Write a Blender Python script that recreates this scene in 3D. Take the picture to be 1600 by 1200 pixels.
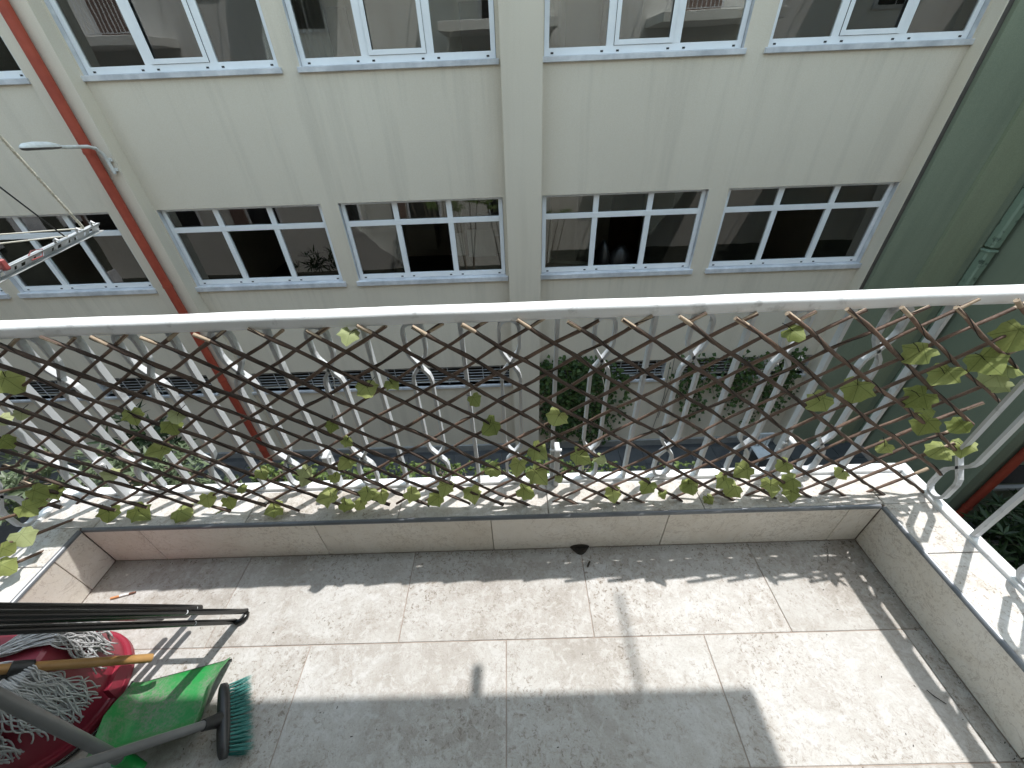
import bpy, bmesh, math, random
from mathutils import Vector, Matrix, Quaternion
for o in list(bpy.data.objects): bpy.data.objects.remove(o)
S = bpy.context.scene
C = S.collection
RND = random.Random(7)
R = math.radians
# ------------------------------------------------------------------ camera, sky, sun, exposure
W_PX, H_PX, F_PX, CAM_H = 1600., 1200., 628.73, 1.5
PITCH, ROLL, YAW = R(-37.22), R(-2.36), R(-.746)
fwd = Vector((math.sin(YAW)*math.cos(PITCH), math.cos(YAW)*math.cos(PITCH), math.sin(PITCH)))
rt = fwd.cross(Vector((0, 0, 1))).normalized(); up = rt.cross(fwd)
rt, up = rt*math.cos(ROLL)+up*math.sin(ROLL), -rt*math.sin(ROLL)+up*math.cos(ROLL)
EYE = Vector((0, 0, CAM_H))
cd = bpy.data.cameras.new('camera'); cam = bpy.data.objects.new('camera', cd); C.objects.link(cam)
cd.sensor_fit = 'HORIZONTAL'; cd.sensor_width = 36; cd.lens = 36*F_PX/W_PX; cd.clip_start = .02; cd.clip_end = 800
m = Matrix((rt, up, -fwd)).transposed().to_4x4(); m.translation = EYE; cam.matrix_world = m
S.camera = cam
SUN = Vector((.323, .275, 1)).normalized()
SUN_EL = math.asin(SUN.z); SUN_AZ = math.atan2(SUN.x, SUN.y)
w = bpy.data.worlds.new('World'); S.world = w; w.use_nodes = True
nt = w.node_tree; bg = nt.nodes['Background']
sky = nt.nodes.new('ShaderNodeTexSky'); sky.sky_type = 'NISHITA'; sky.sun_disc = False
sky.sun_elevation = SUN_EL; sky.sun_rotation = SUN_AZ; sky.air_density = 3.0; sky.dust_density = 1.0; sky.ozone_density = 1.0
S.cycles.max_bounces = 6; S.cycles.diffuse_bounces = 3; S.cycles.glossy_bounces = 3; S.cycles.transmission_bounces = 4; S.cycles.transparent_max_bounces = 6
nt.links.new(sky.outputs[0], bg.inputs[0]); bg.inputs[1].default_value = .15
sl = bpy.data.lights.new('sun', 'SUN'); sl.energy = 2.0; sl.angle = R(.53); sl.color = (1, .975, .94)
so = bpy.data.objects.new('sun', sl); C.objects.link(so); so.location = (6, 5, 20)
so.rotation_euler = (-SUN).to_track_quat('-Z', 'Y').to_euler()
S.view_settings.view_transform = 'Standard'; S.view_settings.look = 'None'
S.view_settings.gamma = 1; S.view_settings.use_curve_mapping = False; S.view_settings.exposure = 1.38

# ------------------------------------------------------------------ helpers: photo measurement -> place
def ray(px, py): return fwd+rt*((px-800)/F_PX)+up*((600-py)/F_PX)
def on_z(px, py, z): d = ray(px, py); return EYE+d*((z-CAM_H)/d.z)
def on_y(px, py, y): d = ray(px, py); return EYE+d*(y/d.y)
def on_x(px, py, x): d = ray(px, py); return EYE+d*(x/d.x)

# ------------------------------------------------------------------ materials
def mat(name):
    m = bpy.data.materials.new(name); m.use_nodes = True
    n = m.node_tree.nodes; return m, n, m.node_tree.links, n['Principled BSDF']
def coords(n, l, rnd=True, scale=(1, 1, 1), gen='Object'):
    tc = n.new('ShaderNodeTexCoord'); mp = n.new('ShaderNodeMapping'); l.new(tc.outputs[gen], mp.inputs[0]); mp.inputs[3].default_value = scale
    if rnd:
        oi = n.new('ShaderNodeObjectInfo'); mu = n.new('ShaderNodeMath'); mu.operation = 'MULTIPLY'; mu.inputs[1].default_value = 37.
        l.new(oi.outputs['Random'], mu.inputs[0]); cb = n.new('ShaderNodeCombineXYZ')
        for i in range(3): l.new(mu.outputs[0], cb.inputs[i])
        l.new(cb.outputs[0], mp.inputs[1])
    return mp.outputs[0]
def noise(n, l, v, sc, det=5, rough=.6, dist=0):
    t = n.new('ShaderNodeTexNoise'); l.new(v, t.inputs['Vector']); t.inputs['Scale'].default_value = sc
    t.inputs['Detail'].default_value = det; t.inputs['Roughness'].default_value = rough; t.inputs['Distortion'].default_value = dist
    return t.outputs['Fac']
def ramp(n, l, f, stops):
    r = n.new('ShaderNodeValToRGB'); e = r.color_ramp.elements
    while len(e) < len(stops): e.new(.5)
    for i, (p, c) in enumerate(stops):
        e[i].position = p; e[i].color = (*c, 1) if len(c) == 3 else c
    l.new(f, r.inputs[0]); return r.outputs[0]
def mixc(n, l, f, a, b, mode='MIX'):
    x = n.new('ShaderNodeMix'); x.data_type = 'RGBA'; x.blend_type = mode
    if isinstance(f, float): x.inputs[0].default_value = f
    else: l.new(f, x.inputs[0])
    for k, v in ((6, a), (7, b)):
        if isinstance(v, tuple): x.inputs[k].default_value = (*v, 1)
        else: l.new(v, x.inputs[k])
    return x.outputs[2]
def bump(n, l, p, f, st, d=.01):
    b = n.new('ShaderNodeBump'); b.inputs['Strength'].default_value = st; b.inputs['Distance'].default_value = d
    l.new(f, b.inputs['Height']); l.new(b.outputs[0], p.inputs['Normal'])
def rgb(v): return (v, v, v)

def m_noisy(name, a, b, sc=8, rough=.6, bst=.2, bsc=None, bd=.003, rnd=True, lo=.3, hi=.7, metal=0., spec=.5, det=5, coat=0.):
    m, n, l, p = mat(name); v = coords(n, l, rnd)
    f = noise(n, l, v, sc, det); l.new(ramp(n, l, f, [(lo, a), (hi, b)]), p.inputs['Base Color'])
    p.inputs['Roughness'].default_value = rough; p.inputs['Metallic'].default_value = metal
    p.inputs['Specular IOR Level'].default_value = spec; p.inputs['Coat Weight'].default_value = coat
    if bst: bump(n, l, p, noise(n, l, v, bsc or sc*6, 4), bst, bd)
    return m
def m_stucco(name, a, b, stain, sills=()):
    m, n, l, p = mat(name); v = coords(n, l, False)
    c = ramp(n, l, noise(n, l, v, .35, 3, .55), [(.3, a), (.7, b)])
    v2 = coords(n, l, False, (1.2, 1.2, .07)); s = noise(n, l, v2, 2.2, 4, .65)
    c = mixc(n, l, ramp(n, l, s, [(.52, rgb(0)), (.78, rgb(.42))]), c, stain)
    for zs in sills:      # run-off stains that start under the window sills
        tc = n.new('ShaderNodeTexCoord'); sx = n.new('ShaderNodeSeparateXYZ'); l.new(tc.outputs['Object'], sx.inputs[0])
        mr = n.new('ShaderNodeMapRange'); l.new(sx.outputs[2], mr.inputs[0]); mr.inputs[1].default_value = zs-.75; mr.inputs[2].default_value = zs; mr.inputs[3].default_value = 0; mr.inputs[4].default_value = 1; mr.clamp = True
        lt = n.new('ShaderNodeMath'); lt.operation = 'LESS_THAN'; l.new(sx.outputs[2], lt.inputs[0]); lt.inputs[1].default_value = zs+.01
        v3 = coords(n, l, False, (1, 1, .05)); st = ramp(n, l, noise(n, l, v3, 9, 3, .6), [(.54, rgb(0)), (.76, rgb(.32))])
        m1 = n.new('ShaderNodeMath'); m1.operation = 'MULTIPLY'; l.new(mr.outputs[0], m1.inputs[0]); l.new(lt.outputs[0], m1.inputs[1])
        m2 = n.new('ShaderNodeMath'); m2.operation = 'MULTIPLY'; l.new(m1.outputs[0], m2.inputs[0]); l.new(st, m2.inputs[1])
        c = mixc(n, l, m2.outputs[0], c, stain)
    f = noise(n, l, v, 95, 2); c = mixc(n, l, .16, c, ramp(n, l, f, [(.35, rgb(.25)), (.65, rgb(.8))]), 'OVERLAY')
    l.new(c, p.inputs['Base Color']); p.inputs['Roughness'].default_value = .9; p.inputs['Specular IOR Level'].default_value = .2
    bump(n, l, p, f, .3, .006); return m
def m_tile(name, smooth=False, gain=1.):
    m, n, l, p = mat(name); v = coords(n, l, True)
    cl = noise(n, l, v, 5.0, 7, .72, .9)
    if smooth: base = ramp(n, l, cl, [(.25, (.60, .565, .51)), (.5, (.68, .65, .60)), (.75, (.74, .72, .68))])
    else: base = ramp(n, l, cl, [(.28, (.405, .38, .345)), (.45, (.50, .485, .46)), (.60, (.585, .58, .565)), (.78, (.475, .455, .425))])
    gate = noise(n, l, v, 3.2, 4, .65, .5); gt = ramp(n, l, gate, [(.40, rgb(.06)), (.62, rgb(1))])
    # pits and worm-like flecks in three sizes
    f1 = noise(n, l, v, 38, 5, .72, .7); f2 = noise(n, l, v, 85, 3, .7, .5); f3 = noise(n, l, v, 190, 2, .6, .2)
    pit = ramp(n, l, f1, [(.37, rgb(1)), (.46, rgb(0))]); sp = ramp(n, l, f2, [(.37, rgb(1)), (.45, rgb(0))]); s3 = ramp(n, l, f3, [(.32, rgb(.8)), (.44, rgb(0))])
    pf = mixc(n, l, 1., pit, gt, 'MULTIPLY'); sf = mixc(n, l, 1., sp, gt, 'MULTIPLY')
    k = .40 if smooth else .95
    c = mixc(n, l, mixc(n, l, k*.7, rgb(0), pf), base, (.37, .33, .285))
    c = mixc(n, l, mixc(n, l, k, rgb(0), sf), c, (.25, .215, .175))
    c = mixc(n, l, mixc(n, l, k*.35, rgb(0), s3), c, (.27, .235, .20))
    wp = ramp(n, l, noise(n, l, v, 30, 4, .75, .6), [(.50, rgb(0)), (.62, rgb(.6 if not smooth else .2))]); c = mixc(n, l, wp, c, (.66, .66, .655))
    ve = noise(n, l, v, 6, 5, .6, 2.2); vv = ramp(n, l, ve, [(.488, rgb(0)), (.5, rgb(.22 if not smooth else .45)), (.512, rgb(0))])
    c = mixc(n, l, vv, c, (.31, .265, .23))
    dirt = ramp(n, l, noise(n, l, v, 1.7, 3), [(.35, (.43, .405, .385)), (.65, (.57, .56, .555))])
    c = mixc(n, l, .7, c, dirt, 'OVERLAY')
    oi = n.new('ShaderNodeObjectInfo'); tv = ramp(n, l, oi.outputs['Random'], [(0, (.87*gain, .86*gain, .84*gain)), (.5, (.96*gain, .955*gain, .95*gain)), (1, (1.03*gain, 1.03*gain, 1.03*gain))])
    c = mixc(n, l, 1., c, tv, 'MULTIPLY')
    l.new(c, p.inputs['Base Color']); p.inputs['Roughness'].default_value = .55; p.inputs['Specular IOR Level'].default_value = .35
    bump(n, l, p, f1, .6 if not smooth else .3, .004); return m
def m_leaf(name, a, b, tl=.35, rough=.5, sc=30, veins=None):
    m, n, l, p = mat(name); v = coords(n, l, True)
    oi = n.new('ShaderNodeObjectInfo'); ad = n.new('ShaderNodeMath'); ad.operation = 'ADD'
    f = noise(n, l, v, sc, 3); g = n.new('ShaderNodeNewGeometry')
    mm = n.new('ShaderNodeMath'); mm.operation = 'MULTIPLY_ADD'; mm.inputs[1].default_value = .6; mm.inputs[2].default_value = -.1
    l.new(g.outputs['Random Per Island'], mm.inputs[0]); ad2 = n.new('ShaderNodeMath'); ad2.operation = 'ADD'
    m3 = n.new('ShaderNodeMath'); m3.operation = 'MULTIPLY'; m3.inputs[1].default_value = .5; l.new(f, m3.inputs[0])
    l.new(mm.outputs[0], ad2.inputs[0]); l.new(m3.outputs[0], ad2.inputs[1])
    m4 = n.new('ShaderNodeMath'); m4.operation = 'MULTIPLY_ADD'; m4.inputs[1].default_value = .35; l.new(oi.outputs['Random'], m4.inputs[0]); l.new(ad2.outputs[0], m4.inputs[2])
    c = ramp(n, l, m4.outputs[0], [(.2, a), (.9, b)])
    if veins:
        tc = n.new('ShaderNodeTexCoord'); sx = n.new('ShaderNodeSeparateXYZ'); l.new(tc.outputs['Object'], sx.inputs[0])
        def mth(op, a_, b_=None, c_=None):
            q = n.new('ShaderNodeMath'); q.operation = op
            for k_, x_ in enumerate((a_, b_, c_)):
                if x_ is None: continue
                if isinstance(x_, (int, float)): q.inputs[k_].default_value = x_
                else: l.new(x_, q.inputs[k_])
            return q.outputs[0]
        yy = mth('ADD', sx.outputs[1], .16); ang = mth('ARCTAN2', sx.outputs[0], yy)
        fr = mth('ABSOLUTE', mth('SUBTRACT', mth('FRACT', mth('MULTIPLY_ADD', ang, 1/1.05, .5)), .5))
        rr = mth('SQRT', mth('ADD', mth('MULTIPLY', sx.outputs[0], sx.outputs[0]), mth('MULTIPLY', yy, yy)))
        dist = mth('MULTIPLY', fr, rr); vf = ramp(n, l, dist, [(.005, rgb(.5)), (.020, rgb(0))])
        c = mixc(n, l, vf, c, veins)
    l.new(c, p.inputs['Base Color']); p.inputs['Roughness'].default_value = rough; p.inputs['Specular IOR Level'].default_value = .3
    t = n.new('ShaderNodeBsdfTranslucent'); l.new(c, t.inputs[0]); mx = n.new('ShaderNodeMixShader'); mx.inputs[0].default_value = tl
    l.new(p.outputs[0], mx.inputs[1]); l.new(t.outputs[0], mx.inputs[2]); l.new(mx.outputs[0], n['Material Output'].inputs[0]); return m
def m_glass(name, tint=.85, refl=2.15):
    m, n, l, p = mat(name); n.remove(p)
    t = n.new('ShaderNodeBsdfTransparent'); t.inputs[0].default_value = (tint*.97, tint, tint*.98, 1)
    g = n.new('ShaderNodeBsdfGlossy'); g.inputs['Roughness'].default_value = .012
    v = coords(n, l, True); b = n.new('ShaderNodeBump'); b.inputs['Strength'].default_value = .05; b.inputs['Distance'].default_value = .02
    l.new(noise(n, l, v, 1.3, 2), b.inputs['Height']); l.new(b.outputs[0], g.inputs['Normal'])
    f = n.new('ShaderNodeFresnel'); f.inputs[0].default_value = refl+.25
    mx = n.new('ShaderNodeMixShader'); l.new(f.outputs[0], mx.inputs[0]); l.new(t.outputs[0], mx.inputs[1]); l.new(g.outputs[0], mx.inputs[2])
    l.new(mx.outputs[0], n['Material Output'].inputs[0]); return m

M = {}
M['stucco'] = m_stucco('cream_stucco', (.67, .595, .49), (.715, .64, .53), (.50, .44, .36))
M['stucco_wall'] = m_stucco('cream_wall_stucco', (.67, .595, .49), (.715, .64, .53), (.46, .41, .34), (1.68, -1.86))
M['green'] = m_stucco('green_stucco', (.225, .255, .185), (.26, .29, .21), (.15, .17, .125))
M['green2'] = m_stucco('olive_green_stucco', (.255, .28, .185), (.285, .31, .21), (.18, .195, .135))
M['own'] = m_stucco('beige_stucco', (.66, .65, .62), (.76, .75, .72), (.42, .38, .32))
M['darkwall'] = m_noisy('dark_bounce_cutting_render', (.05, .055, .045), (.10, .105, .085), 1.5, .9, .3)  # dark tone chosen to swallow bounced light low in the alley
M['own2'] = m_stucco('dimmed_beige_stucco', (.46, .45, .42), (.56, .54, .50), (.26, .24, .20))  # lower albedo than the upper wall, to darken the alley
M['joint'] = m_noisy('joint_filler', (.085, .075, .065), (.13, .115, .10), 4, .9)
M['marble'] = m_noisy('grey_marble', (.46, .47, .50), (.70, .70, .72), 3, .45, .1, det=8, lo=.35, hi=.62)
M['alu'] = m_noisy('white_frame_paint', (.80, .81, .83), (.87, .88, .89), 3, .4, 0)
M['sashpaint'] = m_noisy('pale_green_sash_paint', (.42, .50, .46), (.5, .58, .53), 3, .4, 0)
M['black'] = m_noisy('black_plastic', (.012, .012, .013), (.03, .03, .03), 20, .4, .1)
M['dark'] = m_noisy('dark_metal', (.02, .018, .014), (.06, .05, .04), 60, .8, .5)
M['glass'] = m_glass('window_glass')
M['room'] = m_noisy('room_plaster', (.44, .41, .33), (.52, .48, .39), 1, .9, 0)
M['roomfloor'] = m_noisy('room_floor', (.05, .045, .04), (.08, .07, .06), 3, .6, 0)
M['door'] = m_noisy('brown_door', (.09, .05, .03), (.14, .08, .045), 6, .5, 0)
M['redwood'] = m_noisy('maroon_shutter', (.13, .085, .07), (.18, .12, .10), 6, .6, 0)
M['redpipe'] = m_noisy('red_painted_pipe', (.30, .045, .025), (.42, .075, .04), 5, .5, .15, lo=.25, hi=.75)
M['greenpipe'] = m_noisy('flaking_green_paint', (.06, .085, .06), (.24, .31, .23), 6, .6, .5, 30, .01, det=9, lo=.34, hi=.44)
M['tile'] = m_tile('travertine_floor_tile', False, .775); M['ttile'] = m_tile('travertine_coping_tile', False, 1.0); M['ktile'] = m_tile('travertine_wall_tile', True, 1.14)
M['grout'] = m_noisy('brown_grout', (.27, .215, .18), (.40, .335, .29), 14, .95, .3)
M['screed'] = m_noisy('cement', (.30, .28, .26), (.40, .38, .35), 6, .95, .4)
M['trim'] = m_noisy('grey_edge_trim', (.13, .14, .155), (.19, .20, .215), 10, .38, .05, metal=.3)
M['white'] = m_noisy('white_rail_paint', (.56, .57, .58), (.82, .84, .86), 14, .42, .35, 120, .0015, lo=.30, hi=.40)
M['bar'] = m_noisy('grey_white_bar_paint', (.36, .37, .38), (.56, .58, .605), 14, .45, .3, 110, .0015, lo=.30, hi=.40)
M['stick'] = m_noisy('willow_bark', (.04, .027, .021), (.15, .10, .076), 9, .75, .8, 70, .004, lo=.3, hi=.75)
M['stick2'] = m_noisy('sunlit_willow', (.065, .042, .031), (.23, .145, .105), 9, .7, .7, 70, .004, lo=.3, hi=.75)  # redder bark, with the sunlit look of the back sticks put into its colour
M['cut'] = m_noisy('cut_willow_end', (.36, .27, .19), (.52, .42, .31), 60, .8, .3)
M['twine'] = m_noisy('dark_twine', (.012, .010, .009), (.03, .025, .02), 40, .9, 0)
M['wire'] = m_noisy('white_wire', (.6, .6, .58), (.75, .75, .72), 10, .5, 0)
M['ivy'] = m_leaf('fabric_ivy', (.17, .23, .05), (.42, .47, .17), .52, .55, 18, (.07, .10, .03))
M['ivylight'] = m_leaf('faded_fabric_ivy', (.34, .40, .16), (.50, .55, .30), .42, .6, 18, (.20, .24, .10))
M['shrub'] = m_leaf('shrub_leaf', (.05, .075, .04), (.14, .18, .10), .25, .4, 6)
M['bright'] = m_leaf('young_leaf', (.06, .10, .025), (.16, .22, .065), .35, .45, 6)
M['vine'] = m_leaf('vine_leaf', (.025, .055, .018), (.085, .135, .035), .25, .45, 6)
M['darkleaf'] = m_leaf('dark_leaf', (.015, .030, .012), (.05, .085, .03), .2, .45, 6)
M['bark'] = m_noisy('grey_bark', (.09, .07, .05), (.2, .17, .13), 10, .9, .6)
M['asphalt'] = m_noisy('alley_asphalt', (.035, .036, .038), (.07, .07, .072), 2, .9, .5, 60)
M['plinth'] = m_noisy('grey_plinth', (.22, .22, .215), (.30, .30, .29), 3, .9, .2)
M['pave'] = m_noisy('dark_paving_slab', (.05, .052, .055), (.085, .087, .09), 2, .85, .3)
M['red'] = m_noisy('red_plastic', (.23, .016, .034), (.29, .026, .05), 3, .42, .06, 200)
M['greenp'] = m_noisy('green_plastic', (.004, .21, .038), (.008, .26, .052), 3, .38, .05)
def m_dusty():
    m, n, l, p = mat('dusty_green_plastic'); v = coords(n, l, False)
    f = ramp(n, l, noise(n, l, v, 9, 6, .65), [(.38, rgb(.05)), (.58, rgb(.85))])
    f2 = ramp(n, l, noise(n, l, v, 130, 3, .7), [(.40, rgb(.25)), (.62, rgb(1))])
    c = mixc(n, l, mixc(n, l, 1., f, f2, 'MULTIPLY'), (.006, .225, .042), (.20, .19, .165))
    l.new(c, p.inputs['Base Color']); p.inputs['Roughness'].default_value = .55; return m
M['dusty'] = m_dusty()
M['greytube'] = m_noisy('grey_coated_tube', (.13, .132, .135), (.17, .172, .175), 12, .4, .05, metal=.1)
M['gloss'] = m_noisy('glossy_black_tube', (.006, .006, .0065), (.010, .010, .010), 8, .22, 0, spec=.35)
M['steel'] = m_noisy('galvanised_steel', (.40, .41, .42), (.56, .57, .58), 14, .5, .1, metal=.3)
M['wood'] = m_noisy('varnished_wood', (.30, .155, .05), (.44, .26, .10), 12, .4, .05)
M['cotton'] = m_noisy('grey_cotton', (.42, .42, .43), (.60, .60, .61), 30, .95, .6, 220)
M['bristle'] = m_noisy('teal_bristle', (.010, .115, .10), (.03, .21, .185), 40, .5, 0)
M['rope'] = m_noisy('cream_rope', (.62, .58, .48), (.78, .75, .66), 60, .9, .6, 260)
M['cable'] = m_noisy('black_cable', (.015, .015, .016), (.03, .03, .03), 40, .6, 0)
M['clip'] = m_noisy('red_plastic_clip', (.26, .05, .05), (.34, .09, .085), 20, .5, 0)
M['paper'] = m_noisy('cigarette_paper', (.72, .71, .69), (.80, .79, .77), 40, .8, 0)
M['filter'] = m_noisy('orange_filter', (.52, .22, .09), (.60, .29, .13), 80, .8, 0)
M['ash'] = m_noisy('burnt_end', (.14, .07, .05), (.24, .12, .09), 80, .9, 0)
M['lampgrey'] = m_noisy('lamp_grey_paint', (.55, .55, .53), (.72, .72, .70), 12, .45, .1)
M['lens'] = m_noisy('lamp_lens', (.10, .09, .09), (.18, .16, .16), 10, .2, 0)
M['plastic'] = m_noisy('white_plastic', (.6, .62, .64), (.72, .74, .75), 6, .4, 0)
M['curtain'] = m_leaf('net_curtain', (.55, .55, .54), (.68, .68, .66), .4, .8, 4)
M['bag'] = m_noisy('black_bag', (.006, .006, .006), (.014, .014, .014), 20, .35, .5)

# ------------------------------------------------------------------ mesh helpers
def link(name, verts, faces, material, parent=None, smooth=False, mats=None, fmi=None):
    me = bpy.data.meshes.new(name); me.from_pydata([tuple(v) for v in verts], [], faces)
    for k in (mats or [material]): me.materials.append(M[k] if isinstance(k, str) else k)
    if fmi:
        me.polygons.foreach_set('material_index', fmi)
    if smooth: me.polygons.foreach_set('use_smooth', [True]*len(faces))
    me.update(); o = bpy.data.objects.new(name, me); C.objects.link(o)
    if parent: o.parent = parent
    return o
class MB:
    def __init__(s): s.v = []; s.f = []; s.mi = []
    def add(s, v, f, mi=0):
        k = len(s.v); s.v += [tuple(x) for x in v]; s.f += [tuple(i+k for i in q) for q in f]; s.mi += [mi]*len(f); return s
    def box(s, a, b, mi=0):
        (x0, y0, z0), (x1, y1, z1) = a, b
        return s.add([(x0,y0,z0),(x1,y0,z0),(x1,y1,z0),(x0,y1,z0),(x0,y0,z1),(x1,y0,z1),(x1,y1,z1),(x0,y1,z1)],
                     [(0,3,2,1),(4,5,6,7),(0,1,5,4),(1,2,6,5),(2,3,7,6),(3,0,4,7)], mi)
    def cbox(s, a, b, c=.002, mi=0):
        # box with all twelve edges chamfered
        lo, hi = Vector(a), Vector(b); v = []; idx = {}
        for i in range(8):
            sg = [(i >> k) & 1 for k in range(3)]
            for ax in range(3):
                p = []
                for k in range(3):
                    e = hi[k] if sg[k] else lo[k]
                    p.append(e if k == ax else e+(-c if sg[k] else c))
                idx[(i, ax)] = len(v); v.append(p)
        f = []
        for ax in range(3):
            a1, a2 = (ax+1) % 3, (ax+2) % 3
            for sd in (0, 1):
                q = [(sd << ax) | (x << a1) | (y << a2) for x, y in ((0,0),(1,0),(1,1),(0,1))]
                q = [idx[(i, ax)] for i in q]; f.append(tuple(q if sd else q[::-1]))
        for ax in range(3):   # edges along ax
            a1, a2 = (ax+1) % 3, (ax+2) % 3
            for x in (0, 1):
                for y in (0, 1):
                    i0 = (x << a1) | (y << a2); i1 = i0 | (1 << ax)
                    q = [idx[(i0, a1)], idx[(i1, a1)], idx[(i1, a2)], idx[(i0, a2)]]
                    f.append(tuple(q if x != y else q[::-1]))
        for i in range(8):
            q = [idx[(i, 0)], idx[(i, 1)], idx[(i, 2)]]
            par = bin(i).count('1') % 2
            f.append(tuple(q if par else q[::-1]))
        return s.add(v, f, mi)
    def tube(s, pts, r, n=8, mi=0, cap=True, flat=None):
        pts = [Vector(p) for p in pts]; rs = r if isinstance(r, (list, tuple)) else [r]*len(pts)
        T = []
        for i in range(len(pts)):
            a = pts[max(i-1, 0)]; b = pts[min(i+1, len(pts)-1)]; T.append((b-a).normalized())
        ref = Vector((0, 0, 1)) if abs(T[0].z) < .9 else Vector((1, 0, 0))
        N = (ref-T[0]*ref.dot(T[0])).normalized(); v = []
        for i, p in enumerate(pts):
            N = (N-T[i]*N.dot(T[i])).normalized(); B = T[i].cross(N)
            for k in range(n):
                a = 2*math.pi*k/n; v.append(p+(N*math.cos(a)+B*math.sin(a))*rs[i])
        f = [(i*n+k, i*n+(k+1) % n, (i+1)*n+(k+1) % n, (i+1)*n+k) for i in range(len(pts)-1) for k in range(n)]
        if cap: f += [tuple(range(n-1, -1, -1)), tuple((len(pts)-1)*n+k for k in range(n))]
        return s.add(v, f, mi)
    def bar(s, pts, nrm, wd, dp, mi=0):
        # flat bar swept along pts; nrm = constant depth direction, wd = width in the plane of bending
        pts = [Vector(p) for p in pts]; nrm = Vector(nrm).normalized(); v = []; L = len(pts)
        for i, p in enumerate(pts):
            d0 = (pts[i]-pts[i-1]).normalized() if i else None; d1 = (pts[i+1]-pts[i]).normalized() if i < L-1 else None
            t = ((d0 or d1)+(d1 or d0)).normalized(); sd = t.cross(nrm).normalized()
            k = 1/max(.5, t.dot(d1 or d0))
            for a, b in ((-1,-1),(1,-1),(1,1),(-1,1)): v.append(p+sd*(a*wd/2*k)+nrm*(b*dp/2))
        f = [(i*4+k, i*4+(k+1) % 4, i*4+4+(k+1) % 4, i*4+4+k) for i in range(L-1) for k in range(4)]
        f += [(3, 2, 1, 0), tuple((L-1)*4+k for k in range(4))]
        return s.add(v, f, mi)
    def lathe(s, prof, c=(0, 0, 0), n=32, mi=0, a0=0, a1=2*math.pi):
        full = abs(a1-a0-2*math.pi) < 1e-6; m = n if full else n+1; v = []
        for r, z in prof:
            for k in range(m):
                a = a0+(a1-a0)*k/n; v.append((c[0]+r*math.cos(a), c[1]+r*math.sin(a), c[2]+z))
        f = [(i*m+k, i*m+(k+1) % m, (i+1)*m+(k+1) % m, (i+1)*m+k) for i in range(len(prof)-1) for k in range(n if full else n)]
        return s.add(v, f, mi)
    def build(s, name, mats, parent=None, smooth=False):
        mats = mats if isinstance(mats, (list, tuple)) else [mats]
        return link(name, s.v, s.f, None, parent, smooth, mats, s.mi if len(mats) > 1 else None)
def autosmooth(o, ang=40):
    me = o.data; bm = bmesh.new(); bm.from_mesh(me); bmesh.ops.recalc_face_normals(bm, faces=bm.faces)
    for f in bm.faces: f.smooth = True
    for e in bm.edges:
        if len(e.link_faces) == 2 and e.calc_face_angle(0) > R(ang): e.smooth = False
    bm.to_mesh(me); bm.free(); return o
def tag(o, label, cat, group=None):
    o['label'] = label; o['category'] = cat
    if group: o['group'] = group
    return o
def thing(name, label, cat, loc=(0, 0, 0), group=None):
    o = bpy.data.objects.new(name, None); C.objects.link(o); o.empty_display_size = .1
    o.location = loc; tag(o, label, cat, group)
    return o
def struct(o): o['kind'] = 'structure'; return o
def rel(parent):  # parts are modelled in world space; keep them there under a moved Empty
    for ch in list(C.objects):
        if ch.parent == parent:
            ch.matrix_parent_inverse = Matrix.Translation(parent.location).inverted()
def finish(t):
    rel(t); return t
def copy_part(o, parent):
    c = o.copy(); C.objects.link(c); c.parent = parent; return c

# ================================================================== SETTING
GZ = -6.9
D = 8.04
struct(link('ground', [(-150,-150,GZ),(150,-150,GZ),(150,150,GZ),(-150,150,GZ)], [(0,1,2,3)], 'asphalt'))
pv = struct(MB().box((-14, 6.6, GZ), (9.4, 7.72, GZ+.12)).build('pavement', 'grout'))
for i in range(36):
    for j in range(2):
        MB().cbox((-13.9+i*.64, 6.62+j*.55, GZ+.118), (-13.9+i*.64+.63, 6.62+j*.55+.54, GZ+.15+RND.uniform(0, .006)), .004).build('paving_slab', 'pave', pv)

# ------------------------------------------------------------------ facade with openings
def facade(name, x0, x1, z0, z1, y, holes, depth, material, parent, rev):
    xs = sorted({x0, x1, *[h[0] for h in holes], *[h[1] for h in holes]}); zs = sorted({z0, z1, *[h[2] for h in holes], *[h[3] for h in holes]})
    mb = MB()
    for i in range(len(xs)-1):
        for j in range(len(zs)-1):
            cx, cz = (xs[i]+xs[i+1])/2, (zs[j]+zs[j+1])/2
            if any(h[0] < cx < h[1] and h[2] < cz < h[3] for h in holes): continue
            mb.add([(xs[i],y,zs[j]),(xs[i+1],y,zs[j]),(xs[i+1],y,zs[j+1]),(xs[i],y,zs[j+1])], [(0,1,2,3)])
    for a, b, c, d in holes:
        e = y+depth
        mb.add([(a,y,c),(a,e,c),(a,e,d),(a,y,d)], [(0,1,2,3)], 1)
        mb.add([(b,y,c),(b,y,d),(b,e,d),(b,e,c)], [(0,1,2,3)], 1)
        mb.add([(a,y,d),(a,e,d),(b,e,d),(b,y,d)], [(0,1,2,3)], 0)
        mb.add([(a,y,c),(b,y,c),(b,e,c),(a,e,c)], [(0,1,2,3)], 0)
    return mb.build(name, [material, rev], parent)

cream = thing('school_building', 'large cream stuccoed building with white framed windows facing the balcony', 'building', (0, D, GZ))
BAYS = [(-10.38, -7.54), (-6.62, -3.54), (-3.21, -.14), (.60, 3.68), (4.05, 7.16)]
BAYSL = [(-13.9, -10.7)]+BAYS
LOW = (-1.80, -.25); UPP = (1.72, 3.30)
holes = [(a, b, *LOW) for a, b in BAYSL]+[(a, b, *UPP) for a, b in BAYSL]+[(a+.02, b-.02, -4.58, -4.03) for a, b in BAYSL]
facade('wall', -14.2, 7.2, GZ, 11.5, D, holes, .20, 'stucco_wall', cream, 'marble')
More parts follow.
